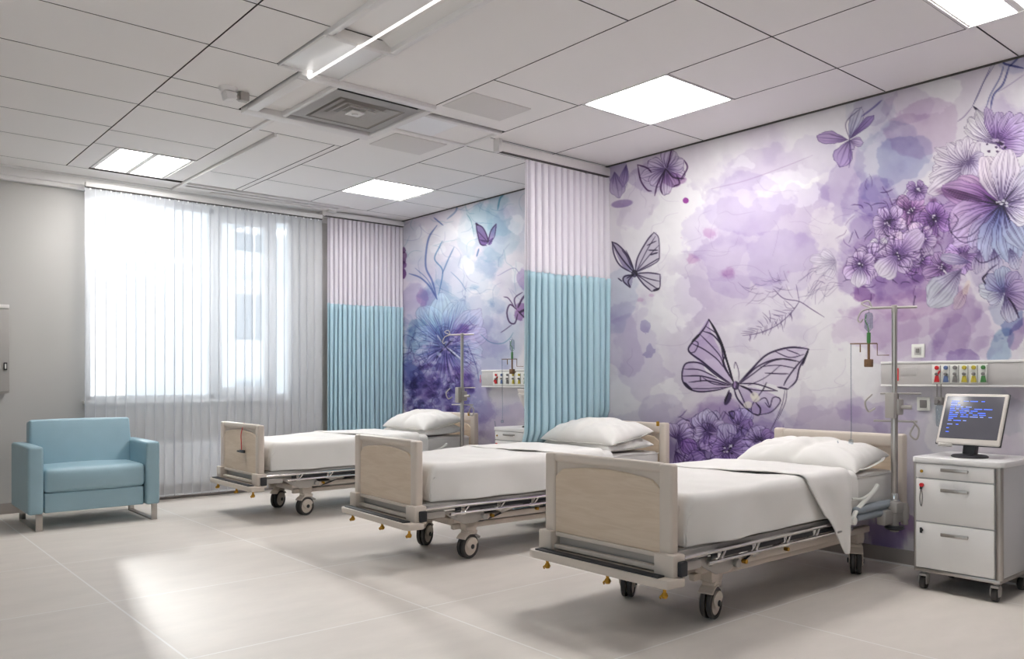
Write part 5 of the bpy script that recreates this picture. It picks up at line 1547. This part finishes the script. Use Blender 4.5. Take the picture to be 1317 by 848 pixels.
def make_pillow(label, seed=3.0, h=.115, crease=True):
    t = bmesh.new()
    n = 44
    hx, hy = .25, .435
    for side in (1, -1):
        g = []
        for i in range(n + 1):
            row = []
            for j in range(n + 1):
                u = -1 + 2 * i / n; v = -1 + 2 * j / n
                e = ((1 - abs(u) ** 2.6) * (1 - abs(v) ** 3.0))
                e = max(0, e) ** .50
                pinch = .10 * (abs(u) ** 4) * (1 - v * v) * -1 + .0
                x = hx * u * (1 - .09 * (1 - abs(v) ** 2) * abs(u) ** 3)
                y = hy * v * (1 - .06 * (1 - abs(u) ** 2) * abs(v) ** 3)
                z = h * e * (1.15 if side > 0 else .42)
                if side > 0:
                    rad = math.sin(6 * math.atan2(v, u) + seed) * .5 + .5
                    z += e * (.016 * nz((x, y, 0), 7, seed) + .011 * nz((x, y, 0), 15, seed))
                    edge = max(abs(u), abs(v))
                    z += .024 * max(0, edge - .5) * e * math.sin(18 * math.atan2(v, u) + seed)
                    if crease:
                        c = v + .18 + .25 * (u + .2)
                        z -= .018 * math.exp(-(c / .06) ** 2) * e
                        z += .014 * math.exp(-((c - .16) / .12) ** 2) * e
                z += .010 * nz((x, y, 0), 5, seed + 9) * (1 if edge_flag(u, v) else 0)
                row.append(t.verts.new((x, y, side * z)))
            g.append(row)
        for i in range(n):
            for j in range(n):
                t.faces.new((g[i][j], g[i + 1][j], g[i + 1][j + 1], g[i][j + 1]))
    bmesh.ops.remove_doubles(t, verts=t.verts[:], dist=.002)
    bmesh.ops.recalc_face_normals(t, faces=t.faces[:])
    o = obj('pillow', t, 'linen', None, ang=80)
    m = o.modifiers.new('soften', 'SUBSURF'); m.levels = 1; m.render_levels = 1
    tag(o, label, 'pillow', 'white pillows on the beds')
    b = B()     # flat hem round the case
    P = []
    for k in range(64):
        a = 2 * PI * k / 64
        c, s = math.cos(a), math.sin(a)
        P.append((hx * 1.02 * math.copysign(abs(c) ** .42, c), hy * 1.02 * math.copysign(abs(s) ** .42, s), .004 * math.sin(a * 7 + seed)))
    q = bmesh.new()
    v0 = [q.verts.new(p) for p in P]; v1 = [q.verts.new((p[0] * .93, p[1] * .955, p[2])) for p in P]
    for k in range(64):
        q.faces.new((v0[k], v0[(k + 1) % 64], v1[(k + 1) % 64], v1[k]))
    bmesh.ops.solidify(q, geom=q.faces[:], thickness=.004)
    _merge(b, q)
    obj('hem', b, 'linen', o, ang=60)
    return o


def edge_flag(u, v):
    return abs(u) < .98 and abs(v) < .98


BEDS = [  # foot x, centre y, labels
    (3.065, 2.89, 'nearest of three hospital beds, beside the white cart with the monitor',
     'mattress of the nearest hospital bed beside the monitor cart', 'smooth white cover on the nearest bed beside the monitor cart',
     'white sheet turned down below the pillow of the nearest bed', ['single plump white pillow on the nearest bed by the monitor cart']),
    (2.99, 4.885, 'middle hospital bed in front of the blue curtain that splits the mural',
     'mattress of the middle hospital bed by the blue dividing curtain', 'smooth white cover on the middle bed by the blue dividing curtain',
     'white sheet turned down below the two pillows of the middle bed', ['upper of two stacked white pillows on the middle bed', 'lower of two stacked white pillows on the middle bed']),
    (2.93, 7.26, 'farthest hospital bed, in front of the window blinds and far curtain',
     'mattress of the farthest hospital bed near the window', 'smooth white cover on the farthest bed near the window',
     'white sheet turned down below the two pillows of the farthest bed', ['upper of two stacked white pillows on the farthest bed', 'lower of two stacked white pillows on the farthest bed']),
]
ROT = (0.0, R(-3), 0.0)
bed0 = make_bed(BEDS[0][2]); mat0 = make_mattress(BEDS[0][3]); cov0 = make_cover(BEDS[0][4]); fold0 = make_fold(BEDS[0][5]); pil0 = make_pillow(BEDS[0][6][0])
pil_low = make_pillow('x', 5.0, .095, False)
first_low = True
for i, (x, y, lb, lm, lc, lf, lp) in enumerate(BEDS):
    for src, lab in ((bed0, lb), (mat0, lm), (cov0, lc), (fold0, lf)):
        o = src if i == 0 else copy_tree(src)
        o.location = (x, y, 0); o.rotation_euler = (0, 0, ROT[i]); o['label'] = lab
    p = pil0 if i == 0 else copy_tree(pil0)
    p['label'] = lp[0]
    if len(lp) == 1:
        p.location = (x + 1.985, y - .005, .713); p.rotation_euler = (0, R(-9), R(2))
    else:
        p.location = (x + 1.985, y - .01 + 1.985 * math.sin(ROT[i]), .775); p.rotation_euler = (0, R(-10), R(-1 if i == 1 else -3))
        q = pil_low if first_low else copy_tree(pil_low)
        first_low = False
        q['label'] = lp[1]
        q.location = (x + 2.0, y + 2.0 * math.sin(ROT[i]), .697); q.rotation_euler = (0, R(-3), ROT[i] - R(1))

b = B()     # small marks on the farthest footboard
t = thing('bed_controller', 'dark handset hooked on the footboard of the farthest bed', 'handset', (2.93, 7.26, 0))
box(b, -.022, -.001, -.16, -.06, .585, .612, bev=.006); box(b, -.018, -.001, -.05, .0, .588, .602, bev=.003)
obj('handset', b, 'dark', t)
b = B(); tube(b, [(-.012, -.10, .60), (-.016, -.10, .68), (-.010, -.085, .76), (.02, -.08, .85)], .004, 6)
obj('cord', b, 'red', t)

# ------------------------------------------------------------------ infusion poles
def make_pole(label):
    t = thing('infusion_pole', label, 'infusion pole', (0, 0, 0), 0, 'steel infusion poles at the bed heads')
    b = B(); cyl(b, (0, 0, .482), (0, 0, 1.14), .021, n=18, bev=.003); cyl(b, (0, 0, 1.14), (0, 0, 1.69), .0165, n=16); cyl(b, (0, 0, 1.10), (0, 0, 1.16), .026, n=18, bev=.004)
    obj('pole', b, 'steel', t)
    d = Vector((.50, -.80, 0)).normalized()
    b = B(); cyl(b, Vector((0, 0, 1.70)) - d * .14, Vector((0, 0, 1.70)) + d * .13, .008, n=10)
    cyl(b, (0, 0, 1.665), (0, 0, 1.715), .018, n=16, bev=.004)
    a = Vector((0, 0, 1.70)) - d * .13
    tube(b, [a, a - d * .05 + Vector((0, 0, .02)), a - d * .06 + Vector((0, 0, .035)), a - d * .02 + Vector((0, 0, .045)), a], .005, 8)
    tube(b, [a, a - d * .06 + Vector((0, 0, -.02)), a - d * .085 + Vector((0, 0, -.07)), a - d * .07 + Vector((0, 0, -.09)), a - d * .055 + Vector((0, 0, -.07))], .005, 8)
    obj('hook_bar', b, 'greymetal', t)
    b = B(); box(b, -.035, .035, -.045, .03, 1.02, 1.12, bev=.010); cyl(b, (.0, -.03, 1.07), (.02, -.10, 1.07), .014, n=12, bev=.003); box(b, -.07, -.03, -.03, .03, 1.0, 1.16, bev=.008)
    cyl(b, (-.02, .08, 1.155), (.06, -.14, 1.155), .006, n=8); cyl(b, (-.05, .11, .98), (.05, -.12, .98), .007, n=8)
    obj('clamp', b, 'greymetal', t)
    b = B(); tube(b, [(.03, -.10, .985), (.05, -.13, .93), (.04, -.12, .87), (.02, -.09, .90), (.03, -.11, .96)], .006, 8); tube(b, [(-.07, .11, 1.15), (-.10, .14, 1.10), (-.08, .13, 1.04), (-.05, .10, 1.06)], .006, 8)
    obj('cable_hook', b, 'greymetal', t)
    b = B(); lathe(b, [(0, .48), (.024, .48), (.024, .52), (.017, .53), (0, .53)], n=16)
    obj('collar', b, 'chrome', t)
    return t, d, a


pole, dvec, hook = make_pole('steel infusion pole at the head of the nearest bed beside the monitor cart')
pole.location = (5.215, 2.395, 0)
pole_far = copy_tree(pole); pole_far.location = (5.08, 6.765 - .0, 0)
pole_far['label'] = 'steel infusion pole at the head of the farthest bed, left of the dividing curtain'


def make_drip(label, base, h):
    """A drip set: bottle and flow chamber hanging from the pole's hook by thin tubes."""
    t = thing('drip_set', label, 'drip set', base, 0, 'drip sets hanging from the infusion poles')
    b = B(); lathe(b, [(0, -.015), (.02, -.02), (.026, -.035), (.026, -.115), (.014, -.13), (.006, -.14), (0, -.14)], n=16); tube(b, [(0, 0, -.02), (.004, 0, -.005), (0, .004, .004)], .003, 6)
    obj('bottle', b, 'clear', t)
    b = B(); lathe(b, [(0, -.145), (.012, -.145), (.012, -.205), (.007, -.215), (0, -.215)], n=14); tube(b, [(0, 0, -.15), (.012, .012, -.10), (-.008, .018, -.07), (.006, .02, -.03)], .004, 6)
    obj('green_valve', b, 'green', t)
    b = B(); cyl(b, Vector((0, 0, -.215)) - dvec * .11, Vector((0, 0, -.215)) + dvec * .05, .004, n=8); tube(b, [Vector((0, 0, -.22)) - dvec * .05, Vector((0, 0, -.27)) - dvec * .05], .004, 6, smooth=False)
    tube(b, [Vector((0, 0, -.215)) + dvec * .05, Vector((0, 0, -.29)) + dvec * .05, Vector((0, 0, -.29)) + dvec * .12], .003, 6, smooth=False)
    obj('hanger_arm', b, 'brown', t)
    b = B(); box(b, -.022, .022, -.022, .022, -.365, -.315, bev=.006); cyl(b, (0, 0, -.33), (0, 0, -.215), .008, n=10); cyl(b, (-.03, -.0, -.345), (.05, -.0, -.345), .005, n=8)
    obj('flow_regulator', b, 'brown', t)
    b = B(); e = Vector((0, 0, -.22)) - dvec * .105
    tube(b, [e, e + Vector((0, 0, -.2)), e + Vector((.004, .0, -.5)), e + Vector((0, 0, -.62))], .0035, 6)
    tube(b, [e + Vector((0, 0, -.62)) - dvec * .08, e + Vector((0, 0, -.72)) - dvec * .06, e + Vector((.01, 0, -.84)) + dvec * .02, e + Vector((.03, -.02, -.88)) + dvec * .10, e + Vector((0.02, -.02, -.84)) + dvec * .14], .0045, 6)
    box(b, e.x - .012, e.x + .012, e.y - .012, e.y + .012, e.z - .64, e.z - .61, bev=.004)
    obj('drip_tube', b, 'clear', t)
    return t


drip = make_drip('drip set with green valve and brown regulator hanging on the pole beside the nearest bed', Vector((5.215, 2.395, 0)) + hook - dvec * .02 + Vector((0, 0, -.012)), 0)
drip_far = copy_tree(drip); drip_far.location = Vector((5.36, 6.30, 1.66))
drip_far['label'] = 'drip set with green valve hanging left of the dividing curtain'

# ------------------------------------------------------------------ headwall rails with gas outlets
def headwall(y0, y1, z0, z1, py0, py1, label):
    t = thing('headwall_rail', label, 'headwall rail', (XR, (y0 + y1) / 2, (z0 + z1) / 2), 0, 'grey supply rails on the mural wall')
    h, w = (z1 - z0) / 2, (y1 - y0) / 2
    yc = (y0 + y1) / 2
    b = B(); box(b, -.055, -.001, -w, w, -h, h, bev=.006)
    obj('body', b, 'rail', t)
    b = B(); box(b, -.060, -.0, -w, w, h - .004, h + .012, bev=.003); box(b, -.060, 0, -w, w, -h - .008, -h + .004, bev=.003)
    obj('lip', b, 'trim', t)
    b = B(); box(b, -.060, -.054, py0 - yc, py1 - yc, -h + .012, h - .012, bev=.002)
    pl = obj('outlet_plate', b, 'plate', t)
    cols = ['red', 'blueo', 'grey', 'yellow', 'yellow', 'green']
    n = 6
    for i in range(n):
        y = (py1 - (i + .6) * (py1 - py0) / n) - yc
        c = cols[i]
        b = B()
        cyl(b, (-.060, y, .040), (-.072, y, .040), .013, n=14, bev=.002)
        cyl(b, (-.060, y, .0), (-.080, y, .0), .010, n=14, bev=.003, mi=1)
        prism(b, [(y - .017, -.052), (y + .017, -.052), (y + .010, -.012), (y - .010, -.012)], 'x', -.070, -.060, bev=.002)
        box(b, -.0635, -.060, y - .022, y - .0195, -.055, .055, mi=1)
        obj('gas_outlet', b, [c, 'grey'], pl)
    b = B(); tube(b, [(-.068, py1 - yc - .10 * (py1 - py0), -.052), (-.066, py1 - yc - .03, -.02), (-.068, py1 - yc - .16 * (py1 - py0), .02)], .006, 6)
    obj('red_lever', b, 'red', pl)
    b = B(); box(b, -.057, -.0545, py1 - yc + .10, py1 - yc + .20, -.01, .045, bev=.001); box(b, -.058, -.0545, py1 - yc + .215, py1 - yc + .222, -.045, .04, mi=1)
    obj('cover_plate', b, ['rail', 'red'], t)
    return t


headwall(.9, 2.62, 1.205, 1.352, 1.955, 2.285, 'grey supply rail with coloured gas outlets on the mural behind the monitor cart')
headwall(5.30, 6.98, 1.165, 1.330, 6.22, 6.78, 'grey supply rail with gas outlets on the mural, left of the dividing curtain')


def outlet(y, z, label, dark=False):
    t = thing('wall_socket', label, 'socket', (XR, y, z), 0, 'white wall sockets on the mural')
    b = B(); box(b, -.010, 0, -.042, .042, -.045, .045, bev=.004)
    obj('plate', b, 'plate', t)
    b = B(); box(b, -.014, -.009, -.022, .022, -.026, .026, bev=.003); box(b, -.018, -.012, -.012, .012, -.012, .016, bev=.003, mi=1)
    obj('insert', b, ['grey' if dark else 'rail', 'grey'], t)
    return t


outlet(2.395, 1.432, 'white wall socket above the near supply rail, right of the infusion pole')
outlet(2.36, 1.083, 'white wall socket below the near supply rail, left of the monitor', True)

t = thing('suction_bottle', 'slim clear suction bottle hanging under the near supply rail by the monitor', 'suction bottle', (5.49, 2.235, 1.13))
b = B(); lathe(b, [(0, -.19), (.016, -.185), (.02, -.17), (.02, -.06), (.012, -.05), (0, -.05)], n=14)
obj('jar', b, 'clear', t)
b = B(); box(b, -.022, .022, -.026, .026, -.05, .0, bev=.008); cyl(b, (-.02, 0, -.025), (-.045, 0, -.025), .012, n=12); cyl(b, (0, -.012, 0), (0, -.012, .085), .004, n=8); cyl(b, (0, .014, 0), (0, .014, .085), .004, n=8)
obj('regulator', b, 'grey', t)

# ------------------------------------------------------------------ cart and monitor
def make_cart(label):
    t = thing('drawer_cart', label, 'cart', (0, 0, 0), 0, 'white drawer carts by the beds')
    # local: front face at x = 0 (towards -x), width along y (-.235 .. .235), depth .50
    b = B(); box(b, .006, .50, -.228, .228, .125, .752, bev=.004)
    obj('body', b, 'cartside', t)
    b = B(); box(b, -.004, .502, -.234, .234, .108, .130, bev=.005)
    obj('base_frame', b, 'steel', t)
    b = B()
    P = []
    for cx, cy, a0 in ((.03, -.215, 180), (.49, -.215, 270), (.49, .215, 0), (.03, .215, 90)):
        for k in range(7):
            a = R(a0 + k * 15); P.append((cx + .045 * math.cos(a), cy + .035 * math.sin(a)))
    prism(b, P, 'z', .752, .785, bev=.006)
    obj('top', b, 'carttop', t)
    for y, r in ((-.226, .020), (.230, .010)):
        b = B(); cyl(b, (.012, y, .128), (.012, y, .752), r, n=18)
        obj('corner_post', b, 'steel', t)
    for z0, z1 in ((.665, .748), (.408, .658), (.135, .401)):
        b = B(); box(b, -.010, .010, -.205, .219, z0, z1, bev=.004)
        d = obj('drawer', b, 'cart', t)
        hz = z1 - .028 if z1 - z0 < .1 else z1 - .055
        b = B(); box(b, -.040, -.030, -.078, .070, hz - .010, hz + .010, bev=.004)
        for y in (-.066, .058):
            box(b, -.032, -.008, y - .006, y + .006, hz - .006, hz + .006, bev=.002)
        obj('handle', b, 'steel', d)
        b = B(); cyl(b, (-.010, .185, z1 - .045), (-.018, .185, z1 - .045), .009, n=14, bev=.002)
        if z1 - z0 > .1:
            box(b, -.026, -.018, .178, .192, z1 - .062, z1 - .03, bev=.003)
        obj('lock', b, 'brass' if z1 - z0 < .1 else 'dark', d)
        if .4 < z0 < .6:
            b = B(); tube(b, [(-.022, .185, z1 - .05), (-.026, .175, z1 - .10), (-.024, .182, z1 - .16), (-.022, .192, z1 - .12), (-.022, .186, z1 - .06)], .003, 6); cyl(b, (-.02, .18, z1 - .035), (-.03, .18, z1 - .035), .012, n=12, mi=1)
            obj('key_cord', b, ['grey', 'red'], d)
    for x in (.05, .45):
        for y in (-.195, .195):
            b = B(); cyl(b, (x, y, .085), (x, y, .115), .014, n=12)
            prism(b, [(x - .028, .03), (x + .012, .03), (x + .022, .08), (x - .012, .092), (x - .03, .07)], 'y', y - .024, y - .018, bev=.002)
            prism(b, [(x - .028, .03), (x + .012, .03), (x + .022, .08), (x - .012, .092), (x - .03, .07)], 'y', y + .018, y + .024, bev=.002)
            box(b, x - .025, x + .02, y - .022, y + .022, .074, .092, bev=.006)
            c = obj('caster', b, 'greymetal', t)
            b = B(); cyl(b, (x - .008, y - .016, .036), (x - .008, y + .016, .036), .036, n=22, bev=.006)
            obj('wheel', b, 'tyre', c)
    return t


cart = make_cart('white three-drawer cart with steel corner posts carrying the tilted monitor')
cart.location = (5.0, 1.945, 0)
cart_far = copy_tree(cart); cart_far.location = (5.0, 5.90, 0)
cart_far['label'] = 'white drawer cart at the farthest bed, partly hidden by the dividing curtain'


def make_monitor(label):
    t = thing('monitor', label, 'monitor', (0, 0, 0), 0, 'flat monitors on the drawer carts')
    b = B(); lathe(b, [(0, 0), (.095, 0), (.10, .006), (.09, .014), (.03, .022), (0, .024)], n=32)
    obj('foot', b, 'dark', t)
    b = B(); prism(b, [(-.025, .015), (.03, .015), (.075, .17), (.05, .19), (.02, .17)], 'y', -.035, .035, bev=.008)
    obj('neck', b, 'dark', t)
    tilt = Matrix.Translation((-.045, 0, .078)) @ Matrix.Rotation(R(24), 4, 'Y') 
    def mk(fn):
        b = bmesh.new(); fn(b); bmesh.ops.transform(b, matrix=tilt, verts=b.verts); return b
    W, H = .180, .325
    def case(b):
        box(b, 0, .030, -W, W, 0, H, bev=.010, seg=3)
        box(b, .028, .048, -W + .03, W - .03, .03, H - .04, bev=.010)
    c = obj('casing', mk(case), 'bezel', t)
    def edge(b):
        box(b, .010, .022, -W - .004, W + .004, -.003, H + .003, bev=.004)
    obj('edge_band', mk(edge), 'dark', c)
    def scr(b):
        box(b, -.003, .004, -W + .018, W - .018, .034, H - .020, bev=.002)
    rnd = random.Random(11)
    def lines(b):
        scr(b)
        z = H - .055
        k = 0
        while z > .07:
            y = W - .05
            n = rnd.randint(1, 4) if not 3 < k < 9 else rnd.randint(4, 7)
            for _ in range(n):
                w = rnd.uniform(.012, .05)
                if y - w < -W + .06: break
                box(b, -.0042, -.003, y - w, y, z, z + .0045, mi=1 if rnd.random() < .62 else 2)
                y -= w + rnd.uniform(.004, .03)
            z -= .0125 + (.012 if k > 9 else 0)
            k += 1
    obj('screen', mk(lines), ['screen', 'text', 'text2'], t)
    def ctl(b):
        box(b, -.004, .01, W - .10, W - .02, -.020, .002, bev=.004)
        for i in range(3):
            cyl(b, (-.006, W - .035 - i * .022, -.008), (-.001, W - .035 - i * .022, -.008), .006, n=10)
    obj('control_strip', mk(ctl), 'greymetal', c)
    return t


mon = make_monitor('tilted monitor showing blue lines of code on the white cart')
mon.location = (5.20, 1.945, .785); mon.rotation_euler = (0, 0, R(-3))
mon_far = copy_tree(mon); mon_far.location = (5.21, 5.83, .785); mon_far.rotation_euler = (0, 0, R(150))
mon_far['label'] = 'dark-backed monitor on the far cart, half hidden by the dividing curtain'

# ------------------------------------------------------------------ daylight, sky and camera
w = bpy.data.worlds.new('sky'); SC.world = w
w.use_nodes = True
nt = w.node_tree
bg = nt.nodes['Background']
tc = nt.nodes.new('ShaderNodeTexCoord'); sp = nt.nodes.new('ShaderNodeSeparateXYZ')
nt.links.new(tc.outputs['Generated'], sp.inputs[0])
rp = nt.nodes.new('ShaderNodeValToRGB')
e = rp.color_ramp.elements
e[0].position = 0.0; e[0].color = (1.0, 1.0, 1.0, 1)
e[1].position = 0.156; e[1].color = (0.36, .50, .58, 1)
n1 = rp.color_ramp.elements.new(0.143); n1.color = (1.0, 1.0, 1.0, 1)
nt.links.new(sp.outputs['Z'], rp.inputs[0])
nt.links.new(rp.outputs[0], bg.inputs['Color'])
bg.inputs['Strength'].default_value = 1.45

sun = bpy.data.lights.new('sun', 'SUN'); sun.energy = 4.0; sun.angle = R(2.0); sun.color = (1.0, .955, .90)
so = bpy.data.objects.new('sun', sun); COL.objects.link(so)
d = SUN
so.rotation_euler = d.to_track_quat('-Z', 'Y').to_euler(); so.location = (4, 14, 6)

cam = bpy.data.cameras.new('camera')
cam.sensor_fit = 'HORIZONTAL'; cam.sensor_width = 36.0
cam.lens = 36.0 * 1057.0 / 1317.0
cam.shift_y = (487.0 - 424.0) / 1317.0
cam.clip_start = .05
co = bpy.data.objects.new('camera', cam); COL.objects.link(co)
co.location = (0, 0, 1.25)
co.rotation_euler = (R(90), 0, -math.atan2(899, 1057))
SC.camera = co

SC.view_settings.view_transform = 'Standard'
SC.view_settings.look = 'None'
SC.view_settings.exposure = 0.62
SC.view_settings.gamma = 1.0
SC.view_settings.use_curve_mapping = False
SC.cycles.max_bounces = 10
SC.cycles.diffuse_bounces = 6
SC.cycles.transparent_max_bounces = 24
SC.cycles.caustics_reflective = False
SC.cycles.caustics_refractive = False
SC.cycles.use_denoising = True
SC.cycles.sample_clamp_indirect = 8.0
